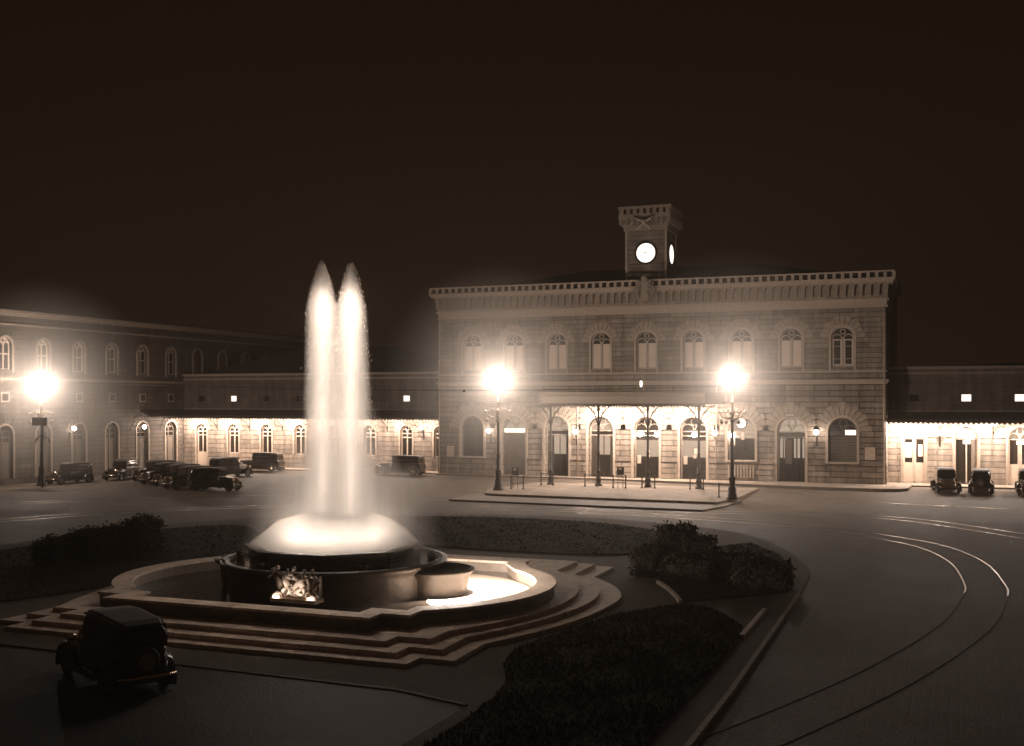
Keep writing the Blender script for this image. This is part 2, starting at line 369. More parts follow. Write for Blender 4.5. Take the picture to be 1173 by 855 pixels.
# garden beds around the fountain
gpath=catmull([(-4.95,5),(-4.95,26),(-5.3,41),(-6.2,50),(-10.5,60),(-18,64.5),(-26,65),(-35,62),(-41,54),(-43,44),(-41.5,30),(-38,20),(-36,5)],6)
tag(MB().prism(gpath,-.05,.03).build('garden_path',M['gravel']),kind='structure')
def bed(pts,h=.10): return MB().prism(pts,-.04,h)
bedR=catmull([(-9.9,8),(-9.95,18),(-10.1,24.8),(-11.25,28.2),(-11.4,30.2),(-11.05,32.2),(-10.35,35.3),(-9.3,37.4),(-8.2,38.1),(-6.8,36.3),(-5.95,33.5),(-5.85,26),(-5.8,8)],5)
bedH=[(-10.6,42.4),(-10.1,41.3),(-9.3,39.8),(-8.85,38.85),(-7.4,40.2),(-6.2,41.8),(-6.0,45),(-7.5,52),(-9.5,56),(-11.8,52),(-12.2,49.5),(-11.6,46)]
bedF=catmull([(-14.5,49.5),(-13.2,53),(-14,58),(-19,62),(-26,62.6),(-33,60.3),(-36.5,56.5),(-34,52),(-28,50),(-20,49)],5,True)
bedL=catmull([(-29.5,34.5),(-28.6,38.5),(-30.4,45),(-33.5,50),(-37.5,53.5),(-40.4,49),(-41.2,42),(-40,34),(-36,28),(-31,30)],5,True)
bedN=[(-33,12),(-9.99,12),(-10.2,23.4),(-12.5,24.2),(-30,24.9),(-33,24)]
beds=[bedR,bedH,bedF,bedL]
for b in beds: tag(bed(b).build('flower_bed',M['lawn']),kind='structure')
tag(MB().prism([(-34,6),(-10.35,6),(-10.45,23.9),(-12.8,24.5),(-34,25.2)],-.045,.034).build('lawn_edge',M['roadedge']),kind='structure')
# kerb strips of the beds
def kerbline(pts,w_,h,name='kerb',m='kerb',z0=-.03,closed=False):
    mb=MB(); P=[Vector(p) for p in pts]; n=len(P)
    L=[];Rr=[]
    for i in range(n):
        d=(P[min(i+1,n-1)]-P[max(i-1,0)]).normalized(); nn=Vector((-d.y,d.x))*w_/2
        L.append(P[i]+nn); Rr.append(P[i]-nn)
    for i in range(n-1):
        a,b,c,e=L[i],L[i+1],Rr[i+1],Rr[i]
        zz=lambda p,z:(p.x,p.y,z+gz(p.y))
        mb.hexa([zz(e,z0),zz(c,z0),zz(b,z0),zz(a,z0),zz(e,h),zz(c,h),zz(b,h),zz(a,h)])
    return tag(mb.build(name,M[m]),kind='structure')
kerbline([(-5.0,4),(-5.05,27),(-5.35,41.5)],.13,.12,m='pave')
kerbline([(-5.95,33.6),(-6.0,38.2)],.14,.13,m='step')
kerbline([(-8.9,38.5),(-9.3,39.6),(-10.0,41.2),(-10.7,42.5)],.12,.15,m='step')
kerbline([(-33,25.2),(-22,24.85),(-12.5,24.45),(-10.45,23.8)],.12,.07,m='roadedge')
# grass on the beds (stuff)
def inside(p,poly):
    x,y=p; c=False; n=len(poly)
    for i in range(n):
        x1,y1=poly[i][:2]; x2,y2=poly[i-1][:2]
        if (y1>y)!=(y2>y) and x<(x2-x1)*(y-y1)/(y2-y1)+x1: c=not c
    return c
mb=MB()
for b,n in ((bedR,15000),(bedH,4500),(bedF,9000),(bedL,7000)):
    xs_=[p[0] for p in b]; ys_=[p[1] for p in b]
    for _ in range(n):
        x=random.uniform(min(xs_),max(xs_)); y=random.uniform(max(min(ys_),16),max(ys_))
        if not inside((x,y),b): continue
        h=random.uniform(.05,.16)*(.5 if b is bedF or b is bedL else .65)*(1+.5*math.sin(x*2.1)*math.cos(y*1.7)); a=random.uniform(0,2*PI); ww=random.uniform(.02,.05)
        dx,dy=math.cos(a)*ww,math.sin(a)*ww; lx,ly=random.uniform(-.05,.05),random.uniform(-.05,.05)
        mb.add([(x-dx,y-dy,.09),(x+dx,y+dy,.09),(x+lx,y+ly,.1+h)],[(0,1,2)])
tag(mb.build('grass',M['grass']),kind='stuff')
# tram rails
def rail(pts,name='tram_rail'):
    P=catmull(pts,8)
    tag(rib(P,.17,.006,M['groove'],'rail_groove'),kind='structure')
    return tag(rib(P,.07,.014,M['rail'],name),kind='structure')
def rib(P,w_,h,m,name):
    mb=MB(); P=[Vector(p) for p in P]; n=len(P)
    vs=[]
    for i in range(n):
        d=(P[min(i+1,n-1)]-P[max(i-1,0)]).normalized(); nn=Vector((-d.y,d.x))*w_/2
        for s in (1,-1):
            p=P[i]+nn*s; vs+= [(p.x,p.y,h+gz(p.y)),(p.x,p.y,-.02+gz(p.y))]
    fs=[]
    for i in range(n-1):
        a=i*4;b=a+4; fs+=[(a,a+2,b+2,b),(a+1,a,b,b+1),(a+2,a+3,b+3,b+2)]
    mb.add(vs,fs); return mb.build(name,m)
inner=[(.12,44.5),(.16,46.6),(-.34,52.4),(-1.5,56.9),(-3.2,59.85),(-7,63.3),(-12.5,66),(-20,67.6),(-28,67.9),(-37,66.5),(-44,62.5),(-49.5,55.5),(-52.5,46),(-54,34)]
def offset(P,o):
    P=[Vector(p) for p in P]; out=[]
    for i in range(len(P)):
        d=(P[min(i+1,len(P)-1)]-P[max(i-1,0)]).normalized(); out.append(tuple(P[i]+Vector((d.y,-d.x))*o))
    return out
outer=[(9,52),(6,58.5),(2.9,63.4),(-.44,67.7),(-3.37,70.6),(-6.5,71.4),(-10,70.95),(-20,70.2),(-30,70.3),(-40,70.9),(-47,70.4),(-54,66),(-62,56),(-68,46)]
shaded_rail=[(-5.5,22),(-2.6,30),(-.6,38),(.12,44.5)]  # near rails coloured like the setts so they sink into the dark
for P_ in (catmull(shaded_rail,8),offset(catmull(shaded_rail,8),-1.45) if False else offset(catmull(shaded_rail,8),1.45)): tag(rib(P_,.07,.012,M['asphalt'],'tram_rail'),kind='structure')
rail(inner); rail(offset(inner,1.45)); rail(offset(outer,0)); rail(offset(outer,1.45))
back=[(25,80.6),(3.66,80.2),(-5.6,81.6),(-10,85),(-14.5,88.9),(-25,90.1),(-40,90.4),(-60,84)]
back=[(25,79.2),(12,79.6),(3.66,80.2),(-5.6,82),(-10,85.6),(-15,89.2),(-26,90.2),(-42,90.6),(-56,88)]
rail(back); 

# ================================================================== MAIN STATION BUILDING
YF=94.0; X0,X1=-43.9,-5.4; ZB=.38
st=thing('station_building','long two-storey railway station building with nine round-arched bays and clock tower above','building',(-24.65,YF,0))
mp=front(YF)
LW,LS,LSP=2.2,.46,4.55      # lower arches: width, sill, spring
UW,US,USP=1.75,9.7,12.0
lows=[(bayx(i),LW,[2.0,.47,.47,.47,.47,.47,2.1,.47,2.1][i],LSP,None) for i in range(9)]
mb=MB(); wall_row(mb,mp,X0,X1,ZB,2.0-.28,[(c,w_,ZB+.001,9,0) for c,w_,zs,zsp,r in []],.6)
mb=MB(); wall_row(mb,mp,X0,X1,ZB,8.35,lows,.7)
low=mb.build('ground_storey_wall',M['rustic'],st)
mb=MB(); wall_row(mb,mp,X0,X1,8.35,15.0,[(bayx(i),UW,US,USP,None) for i in range(9)],.45)
# side walls + back
mb.add([(X0,YF,ZB),(X0,YF+17,ZB),(X0,YF+17,16.6),(X0,YF,16.6),(X1,YF,ZB),(X1,YF+17,ZB),(X1,YF+17,16.6),(X1,YF,16.6)],[(0,1,2,3),(5,4,7,6),(1,5,6,2)])
mb.build('upper_storey_wall',M['ashlar'],st)
# plinth, strings, bands
cur=X0-.06
for c,w_,zs,zsp,r in lows+[(X1+.06+LW/2+.22,LW,0,0,0)]:
    mb=MB(); a=c-w_/2-.22; slab(mb,mp,cur,a,.002,.14,ZB,1.85); slab(mb,mp,cur,a,.002,.20,1.85,1.98); mb.build('plinth',M['rustic'],st)
    if zs>1:
        mb=MB(); slab(mb,mp,a,c+w_/2+.22,.002,.10,ZB,zs-.1); mb.build('sill_panel',M['rustic'],st)
        mb=MB(); slab(mb,mp,c-w_/2-.2,c+w_/2+.2,-.6,.28,zs-.09,zs+.03); mb.build('sill',M['trim'],st)
    cur=c+w_/2+.22
mb=MB(); slab(mb,mp,X0-.12,X1+.12,-.05,.20,8.32,8.52); slab(mb,mp,X0-.2,X1+.2,-.05,.30,8.52,8.68); slab(mb,mp,X0-.10,X1+.10,-.05,.12,9.25,9.4)
mb.box(X0-.2,X0-.003,YF+.05,YF+12,8.52,8.68); mb.box(X1+.003,X1+.2,YF+.05,YF+12,8.52,8.68)
mb.build('string_course',M['trim'],st)
mb=MB(); 
for z0,z1,d in ((14.35,14.5,.12),(14.5,14.85,.06),(14.85,15.05,.22)):
    mb.box(X0-d,X1+d,YF-d,YF+.1,z0,z1); mb.box(X0-d,X0+.05,YF+.1,YF+12,z0,z1); mb.box(X1-.05,X1+d,YF+.1,YF+12,z0,z1)
mb.build('frieze_band',M['trim'],st)
mb=MB(); mb.box(X0-.12,X1+.12,YF-.12,YF+12,15.05,16.5); mb.build('cornice_backing',M['corbel'],st)
# corbels: little arches on brackets
def corbel_mb():
    m=MB(); f=front(0)
    slab(m,f,-.12,.12,.0,.30,-.62,.05); slab(m,f,-.15,.15,.0,.42,-.02,.12)
    # arch head linking to the next
    for i in range(6):
        a0=PI*i/6; a1=PI*(i+1)/6; r=.165
        x0,x1=.315-r*math.cos(a0),.315-r*math.cos(a1); z0,z1=.12+r*math.sin(a0),.12+r*math.sin(a1)
        m.hexa([(x0,-.42,z0),(x1,-.42,z1),(x1,0,z1),(x0,0,z0),(x0,-.42,.42),(x1,-.42,.42),(x1,0,.42),(x0,0,.42)])
    slab(m,f,-.15,.15,.0,.42,.12,.42)
    return m
N=62; sp=(X1-X0+.1)/(N-1)
c0=corbel_mb(); oc=(X0-.05,YF-.12,15.85)
c0.v=[(v[0]+oc[0],v[1]+oc[1],v[2]+oc[2]) for v in c0.v]
cb0=c0.build('corbel',M['corbel'],st,o=oc)
for i in range(1,N):
    part_copy(cb0,st,cb0.location+Vector((sp*i,0,0)))
mb=MB(); d=.56
for z0,z1,dd in ((16.27,16.45,.60),(16.45,16.62,.72)): mb.box(X0-dd,X1+dd,YF-dd,YF+12,z0,z1)
mb.build('cornice',M['trim'],st)
mb=MB(); yy=YF-.62
mb.box(X0-.66,X1+.66,yy-.06,yy+.2,17.04,17.16)
for i in range(63):
    x=X0-.62+(X1-X0+1.24)*i/62; mb.box(x-.12,x+.12,yy-.03,yy+.15,16.62,17.04)
for xx in (X0-.62,X1+.46):
    mb.box(xx,xx+.16,yy+.2,YF+12,17.04,17.16)
    for k in range(18): mb.box(xx,xx+.16,yy+.5+k*.68,yy+.75+k*.68,16.62,17.04)
mb.build('parapet',M['trim'],st)
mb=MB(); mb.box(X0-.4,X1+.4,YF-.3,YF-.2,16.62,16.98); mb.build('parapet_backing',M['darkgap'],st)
# roof
def hip(x0,x1,y0,y1,z0,z1,ins): 
    ym=(y0+y1)/2
    return MB().add([(x0,y0,z0),(x1,y0,z0),(x1,y1,z0),(x0,y1,z0),(x0+ins,ym,z1),(x1-ins,ym,z1)],[(0,1,5,4),(1,2,5),(2,3,4,5),(3,0,4),(3,2,1,0)])
hip(X0+.2,X1-.2,YF+.6,YF+17,16.7,19.2,11).build('roof',M['roof'],st)
# archivolts and voussoirs
for c,w_,zs,zsp,r in lows:
    mb=MB(); archivolt(mb,mp,c,w_,max(zs,.47)+(.03 if zs>1 else 0),zsp,.2,.0,.10); mb.build('arch_surround',M['trim'],st)
    mb=MB(); voussoirs(mb,mp,c,w_,zsp,.2,.85,.10,13); mb.build('voussoir_fan',M['vouss'],st)
for i in range(9):
    mb=MB(); voussoirs(mb,mp,bayx(i),UW,USP,.16,.62,.08,11); mb.build('voussoir_fan',M['vouss'],st)
    mb=MB(); archivolt(mb,mp,bayx(i),UW,9.4,USP,.16,.0,.09); mb.build('window_surround',M['trim'],st)
# upper windows (one built, eight copied)
f0=front(0)
def upper_window(cx,blind):
    o=(cx,YF,0); g=lambda u,d,z:(cx+u,YF-d,z)
    fr=MB(); 
    ribbon(fr,g,opening_pts(0,UW-.16,US+.08,USP),opening_pts(0,UW,US,USP),-.36,-.22)
    bar(fr,g,(0,US+.02),(0,USP+.05),.16,-.36,-.20); bar(fr,g,(-UW/2,US+.06),(UW/2,US+.06),.12,-.36,-.21)
    for s in (-1,1): rounds(fr,g,s*UW*.25,USP-.08,UW*.21,.08,-.36,-.215,0,PI,8)
    rounds(fr,g,0,USP+.5,.2,.07,-.36,-.205,0,2*PI,12)
    F=fr.build('window',M['trim'],st,o=o)
    p=MB(); pane(p,g,0,UW-.02,US,USP,-.34); p.build('pane',M['glassdark'],F,o=o)
    for s in (-1,1):
        b=MB(); u=s*UW*.25; slab(b,g,u-.33,u+.33,-.335,-.30,US+.12,USP-.12); B=b.build('blind',blind,F,o=o)
        b=MB(); slab(b,g,u-.33,u+.33,-.31,-.28,US+.62,US+.65); slab(b,g,u-.33,u+.33,-.31,-.28,USP-.68,USP-.65); b.build('glazing_bar',M['frame'],B if False else F,o=o)
    return F
uw=upper_window(bayx(0),M['blind'])
for i in range(1,8): 
    wd=part_copy(uw,st,uw.location+Vector((bayx(i)-bayx(0),0,0)))
w8=upper_window(bayx(8),M['glassdark'])
for i in (8,):
    g=lambda u,d,z:(bayx(8)+u,YF-d,z); b=MB()
    for s in (-1,1):
        u=s*UW*.25; ribbon(b,g,[(u-.25,US+.22),(u-.25,USP-.2),(u+.25,USP-.2),(u+.25,US+.22)],[(u-.35,US+.12),(u-.35,USP-.1),(u+.35,USP-.1),(u+.35,US+.12)],-.30,-.26,True)
    b.build('sash_frame',M['frame'],w8,o=(bayx(8),YF,0))
# lower doors
def low_bay(i,kind):
    c=bayx(i); o=(c,YF,0); g=lambda u,d,z:(c+u,YF-d,z); zs=lows[i][2]; w_=LW
    fr=MB()
    if kind=='shut':
        tracery(fr,g,0,w_,zs,LSP,-.6,.09,[LSP-.35],mull=False)
        D=fr.build('shutter_door',M['wooddoor'],st,o=o)
        b=MB()
        for k in range(int((LSP-.4-zs)/.22)): slab(b,g,-w_/2+.02,w_/2-.02,-.58,-.52,zs+.05+.22*k,zs+.05+.22*k+.19)
        b.build('roller_slat',M['shutter'],D,o=o)
        b=MB(); pane(b,g,0,w_-.02,zs,LSP,-.62); b.build('pane',M['glassdark'],D,o=o)
        if i==8:
            b=MB(); slab(b,g,.15,.98,-.6,-.57,LSP-.28,LSP+.12); b.build('lit_pane',M['litpane'],D,o=o)
        return
    if kind=='mesh':
        tracery(fr,g,0,w_,zs,LSP,-.6,.06,[LSP-.1])
        D=fr.build('window',M['iron'],st,o=o)
        b=MB(); pane(b,g,0,w_-.02,zs,LSP,-.62); b.build('pane',M['glassdark'],D,o=o); return
    if kind=='sign':
        tracery(fr,g,0,w_,zs,LSP,-.6,.09,[LSP-.45],mull=True)
        D=fr.build('door',M['wooddoor'],st,o=o)
        b=MB(); slab(b,g,-w_/2+.05,w_/2-.05,-.5,-.35,LSP-.36,LSP+.02); b.build('sign_band',M['signband'],D,o=o)
        b=MB(); 
        for s in (-1,1):
            slab(b,g,s*.54-.5,s*.54+.5,-.62,-.55,zs,LSP-.45)
            for k in range(3): slab(b,g,s*.54-.36,s*.54+.36,-.55,-.52,zs+.2+k*1.15,zs+1.15+k*1.15)
        b.build('door_leaf',M['wooddoor'],D,o=o)
        b=MB(); pane(b,g,0,w_-.02,LSP,LSP,-.62); b.build('fanlight',M['dimpane'],D,o=o); return
    tracery(fr,g,0,w_,zs,LSP,-.6,.08,[LSP-.12,LSP-.5],mull=False,low=False)
    D=fr.build('door',M['trim'],st,o=o)
    b=MB(); pane(b,g,0,w_-.02,zs,LSP,-.66); b.build('pane',M['glassdark'],D,o=o)
    if kind=='open':
        b=MB(); slab(b,g,-w_/2+.02,-.5,-.63,-.55,zs,LSP-.5); slab(b,g,.75,w_/2-.02,-.63,-.55,zs,LSP-.5); b.build('door_leaf',M['cardark'],D,o=o)
        b=MB(); slab(b,g,-.45,.7,-.655,-.645,zs+1.9,LSP-.55); b.build('inner_pane',M['dimpane'],D,o=o)
        b=MB()
        for u in (-.5,.1,.7): slab(b,g,u-.03,u+.03,-.64,-.57,zs,LSP-.5)
        b.build('glazing_bar',M['iron'],D,o=o)
        b=MB(); pane(b,g,0,w_-.04,LSP-.06,LSP,-.64); b.build('fanlight',M['dimpane'],D,o=o)
    if kind=='lit':
        b=MB(); pane(b,g,0,w_-.04,LSP-.06,LSP,-.64); b.build('fanlight',M['dimpane'],D,o=o)
        b=MB()
        for u in (-.95,-.66,.15,.42,.82): slab(b,g,u,u+.2,-.65,-.64,zs+1.9,LSP-.6)
        b.build('lit_pane',M['dimpane'],D,o=o)
        b=MB(); slab(b,g,-.52,-.02,-.6,-.56,zs+1.4,LSP-.7); b.build('door_leaf',M['shutter'],D,o=o)
        b=MB()
        for u in (-1.0,-.55,0,.35,.72,1.0): slab(b,g,u-.03,u+.03,-.64,-.57,zs,LSP-.5)
        b.build('glazing_bar',M['iron'],D,o=o)
    if kind=='kiosk':
        for u0_,u1_,za,zb in ((-.95,-.6,1.2,1.9),(-.1,.15,1.7,2.3)): b=MB(); slab(b,g,u0_,u1_,-.6,-.56,zs+za,zs+zb); b.build('notice',M['paper'],D,o=o)
        b=MB(); slab(b,g,-w_/2+.05,w_/2-.05,-.64,-.62,zs+1.8,zs+3.2); b.build('inner_pane',M['dimpane'],D,o=o)
        b=MB(); slab(b,g,-w_/2+.02,w_/2-.02,-.64,-.58,zs,zs+1.5); b.build('door_leaf',M['carpaint'],D,o=o)
for i,k in enumerate(['mesh','sign','open','open','kiosk','kiosk','kiosk','lit','shut']): low_bay(i,k)
# balcony of bay seven sill railing
c=bayx(6); mb=MB()
for k in range(9): mb.box(c-1.0+k*.25-.05,c-1.0+k*.25+.05,YF-.20,YF-.11,.7,1.75)
mb.build('baluster_panel',M['trim'],st)
# quoin edge lines, drain pipes
for x,z1 in ((X0+.12,14.3),(X1-.12,14.3),(bayx(2)+2.0,8.3),(bayx(5)+2.0,8.3)):
    mb=MB(); mb.tube([(x,YF-.27,ZB),(x,YF-.27,z1-.3),(x,YF-.1,z1)],.055,8); mb.build('drain_pipe',M['trim'],st)
# crest above the middle bay
mb=MB(); yc=YF-.95; cx=-24.55; zc=16.15
ol=[(-.55,1.0),(.55,1.0),(.6,.2),(.35,-.6),(0,-1.0),(-.35,-.6),(-.6,.2)]
mb.add([(cx+x,yc,zc+z) for x,z in ol]+[(cx+x*.8,yc-.15,zc+z*.8) for x,z in ol]+[(cx+x,YF-.3,zc+z) for x,z in ol],
  [tuple(range(7,14))]+[(i,(i+1)%7,7+(i+1)%7,7+i) for i in range(7)]+[(14+i,14+(i+1)%7,(i+1)%7,i) for i in range(7)])
mb.sphere((cx,yc-.1,zc+1.12),.28); 
cr=mb.build('crest',M['corbel'],st)
for s in (-1,1):
    mb=MB()
    for k in range(4): mb.tube([(cx+s*.3,yc-.15,zc+.6-.25*k),(cx+s*(.75-.05*k),yc-.2,zc+.3-.28*k),(cx+s*(.85-.1*k),yc-.1,zc-.1-.25*k)],[.10,.09,.04],6)
    mb.build('crest_wing',M['corbel'],cr)

# ------------------------------------------------------------------ clock tower
TX0,TX1,TY0,TY1=-26.65,-23.2,94.9,98.4
tw=thing('clock_tower','square stone clock tower with two lit dials standing on the station roof','tower',((TX0+TX1)/2,(TY0+TY1)/2,16.7))
cxm=(TX0+TX1)/2; cym=(TY0+TY1)/2
mb=MB().box(TX0,TX1,TY0,TY1,16.65,21.6); mb.build('shaft',M['ashlar'],tw)
mb=MB()
for sx,sy in ((TX0,TY0),(TX1,TY0),(TX1,TY1),(TX0,TY1)): mb.box(sx-.09,sx+.09,sy-.09,sy+.09,16.7,21.5)
mb.build('corner_strip',M['trim'],tw)
mb=MB(); e=.2
mb.box(TX0-e,TX1+e,TY0-e,TY1+e,21.5,21.85)
e=.45; mb.box(TX0-.3,TX1+.3,TY0-.3,TY1+.3,21.85,22.5); mb.box(TX0-.55,TX1+.55,TY0-.55,TY1+.55,22.5,22.9)
for i in range(9):
    t=i/8
    x=TX0-.35+(TX1-TX0+.7)*t; y=TY0-.35+(TY1-TY0+.7)*t
    mb.box(x-.1,x+.1,TY0-.53,TY0-.3,22.0,22.5); mb.box(TX1+.3,TX1+.53,y-.1,y+.1,22.0,22.5); mb.box(TX0-.53,TX0-.3,y-.1,y+.1,22.0,22.5)
mb.build('corbelled_crown',M['corbel'],tw)
mb=MB()
for i in range(8):
    t=(i+.5)/8; x=TX0-.55+(TX1-TX0+1.1)*t; y=TY0-.55+(TY1-TY0+1.1)*t
    mb.box(x-.16,x+.16,TY0-.55,TY0-.3,22.9,23.35); mb.box(TX1+.3,TX1+.55,y-.16,y+.16,22.9,23.35)
    mb.box(TX0-.55,TX0-.3,y-.16,y+.16,22.9,23.35)
e=.6; 
mb.box(TX0-e,TX1+e,TY0-e,TY0-.25,23.35,23.55); mb.box(TX1+.25,TX1+e,TY0-.25,TY1+e,23.35,23.55); mb.box(TX0-e,TX0-.25,TY0-.25,TY1+e,23.35,23.55)
mb.build('battlement',M['corbel'],tw)
def dial(nx,ny):
    # disc facing -Y or +X
    def P(a,r,d,z0=19.6): 
        u=r*math.cos(a); z=z0+r*math.sin(a)
        return (cxm+.0+u,TY0-d,z) if ny else (TX1+d,cym-.6+u+.6,z)
    mb=MB(); n=32; mb.add([P(2*PI*i/n,.82,.06) for i in range(n)],[tuple(range(n))]); D=mb.build('clock_face',M['dial'],tw)
    mb=MB(); 
    A=[P(2*PI*i/n,.82,.1) for i in range(n)]; B=[P(2*PI*i/n,1.0,.1) for i in range(n)]; A0=[P(2*PI*i/n,.82,-.02) for i in range(n)]; B0=[P(2*PI*i/n,1.0,-.02) for i in range(n)]
    fs=[]
    for i in range(n):
        j=(i+1)%n; fs+=[(i,j,n+j,n+i),(n+i,n+j,3*n+j,3*n+i),(i,j,2*n+j,2*n+i)]
    mb.add(A+B+A0+B0,fs); mb.build('dial_ring',M['iron'],D)
    mb=MB()
    for a,L,wd in ((R(172),.30,.045),(R(8),.16,.04)):
        c_,s_=math.cos(a),math.sin(a)
        def H(r,o): 
            u=r*c_-o*s_; z=19.6+r*s_+o*c_
            return (cxm+u,TY0-.085,z) if ny else (TX1+.085,cym+u,z)
        mb.add([H(0,-wd),H(L,-wd*.4),H(L,wd*.4),H(0,wd)],[(0,1,2,3)])
    mb.build('clock_hand',M['zinc'],D)
dial(0,1); dial(1,0)
mb=MB(); yy=TY0-.72
for a in (R(28),R(152),R(-50),R(-130)):
    mb.tube([(cxm,yy,22.15),(cxm+1.0*math.cos(a),yy,22.15+1.1*math.sin(a)*(.9 if a>0 else .75))],[.16,.08],8)
mb.sphere((cxm,yy,22.15),.24)
mb.build('crossed_emblem',M['trim'],tw)
MB().tube([(cxm-.1,TY0-.4,23.55),(cxm-.1,TY0-.4,24.2)],.03).build('mast',M['iron'],tw)

# ------------------------------------------------------------------ canopy
CX0,CX1,CY0,CY1=-31.2,-18.2,86.35,YF-.15
cn=thing('canopy','wide iron and zinc entrance canopy with scalloped fascia on four slim columns','canopy',(-24.7,86.6,.28))
mb=MB(); mb.hexa([(CX0,CY0,7.0),(CX1,CY0,7.0),(CX1,CY1,7.25),(CX0,CY1,7.25),(CX0,CY0,7.2),(CX1,CY0,7.2),(CX1,CY1,7.6),(CX0,CY1,7.6)]); mb.build('roof_deck',M['zinc'],cn)
mb=MB(); mb.hexa([(CX0+.1,CY0+.15,6.93),(CX1-.1,CY0+.15,6.93),(CX1-.1,CY1,7.18),(CX0+.1,CY1,7.18),(CX0+.1,CY0+.15,6.99),(CX1-.1,CY0+.15,6.99),(CX1-.1,CY1,7.24),(CX0+.1,CY1,7.24)]); mb.build('soffit',M['soffit'],cn)
mb=MB(); 
prof=[(CY0-.32,7.66),(CY0-.32,7.56),(CY0-.2,7.5),(CY0-.12,7.3),(CY0-.12,6.78),(CY0+.0,6.74)]
for i in range(len(prof)-1):
    (a,b),(c,d)=prof[i],prof[i+1]; mb.add([(CX0-.15,a,b),(CX1+.15,a,b),(CX1+.15,c,d),(CX0-.15,c,d)],[(0,1,2,3)])
mb.add([(CX0-.15,CY0-.32,7.66),(CX1+.15,CY0-.32,7.66),(CX1+.15,CY0+.1,7.66),(CX0-.15,CY0+.1,7.66),(CX0-.15,CY0+.1,6.74),(CX1+.15,CY0+.1,6.74)],[(0,1,2,3),(2,3,4,5)])
for x in (CX0-.15,CX1+.05): mb.box(x,x+.1,CY0+.1,CY1,6.74,7.62)
mb.build('fascia',M['fascia'],cn)
mb=MB(); n=58; wv=(CX1-CX0+.3)/n
for k in range(n):
    u=CX0-.15+k*wv
    P=[(u,6.76),(u+wv,6.76),(u+wv,6.66),(u+wv*.8,6.55),(u+wv*.5,6.50),(u+wv*.2,6.55),(u,6.66)]
    mb.add([(x,CY0-.02,z) for x,z in P]+[(x,CY0+.03,z) for x,z in P],[tuple(range(7)),tuple(range(13,6,-1))]+[(i,(i+1)%7,7+(i+1)%7,7+i) for i in range(7)])
mb.build('scalloped_valance',M['iron'],cn)
mb=MB()
for x in (-30.6,-26.6,-22.6,-18.6): mb.box(x-.04,x+.04,CY0,CY1,6.7,6.92)
for yy in (88.6,90.8): mb.box(CX0+.1,CX1-.1,yy-.04,yy+.04,6.72,6.92)
mb.build('ceiling_beam',M['iron'],cn)
colp=MB(); X=-30.6
colp.lathe([(.30,0),(.30,.12),(.22,.16),(.22,.5),(.26,.55),(.20,.62),(.17,1.1),(.2,1.15),(.12,1.22),(.10,2.6),(.13,2.65),(.095,2.72),(.085,5.9),(.16,6.0),(.12,6.05),(.14,6.42)],(X,86.6,.28),12)
c1=colp.build('column',M['iron'],cn,o=(X,86.6,.28))
br=MB()
for s in (-1,1):
    pts=[(X+s*.08,86.6,5.1)]+[(X+s*(.12+1.25*(1-math.cos(t))),86.6,5.1+1.55*math.sin(t)) for t in [R(a) for a in (10,25,40,55,70,85)]]
    br.tube(pts,.05,6); br.tube([(X+s*.1,86.6,6.55),(X+s*1.3,86.6,6.62)],.04,6)
    ring=[(X+s*(.42+.22*math.cos(t)),86.6,6.28+.22*math.sin(t)) for t in [2*PI*k/12 for k in range(13)]]; br.tube(ring,.03,5)
br.build('bracket',M['iron'],c1,o=(X,86.6,.28))
for k in (1,2,3): part_copy(c1,cn,c1.location+Vector((4.0*k,0,0)))
# canopy ceiling lamps (small dishes) with their bulbs' light
for x,y in ((-29.2,91.6),(-26.6,91.6),(-22.6,91.6),(-20.2,91.6)):
    m_=MB().lathe([(.0001,0),(.22,-.02),(.26,-.1),(.2,-.1)],(x,y,6.95),12); L_=m_.build('ceiling_lamp',M['paleiron'],cn,o=(x,y,6.95))
    MB().sphere((x,y,6.82),.07,8,6).build('bulb',M['smallbulb'],L_,o=(x,y,6.95))
    light('canopy_light','POINT',(x,y,6.6),800,.1)

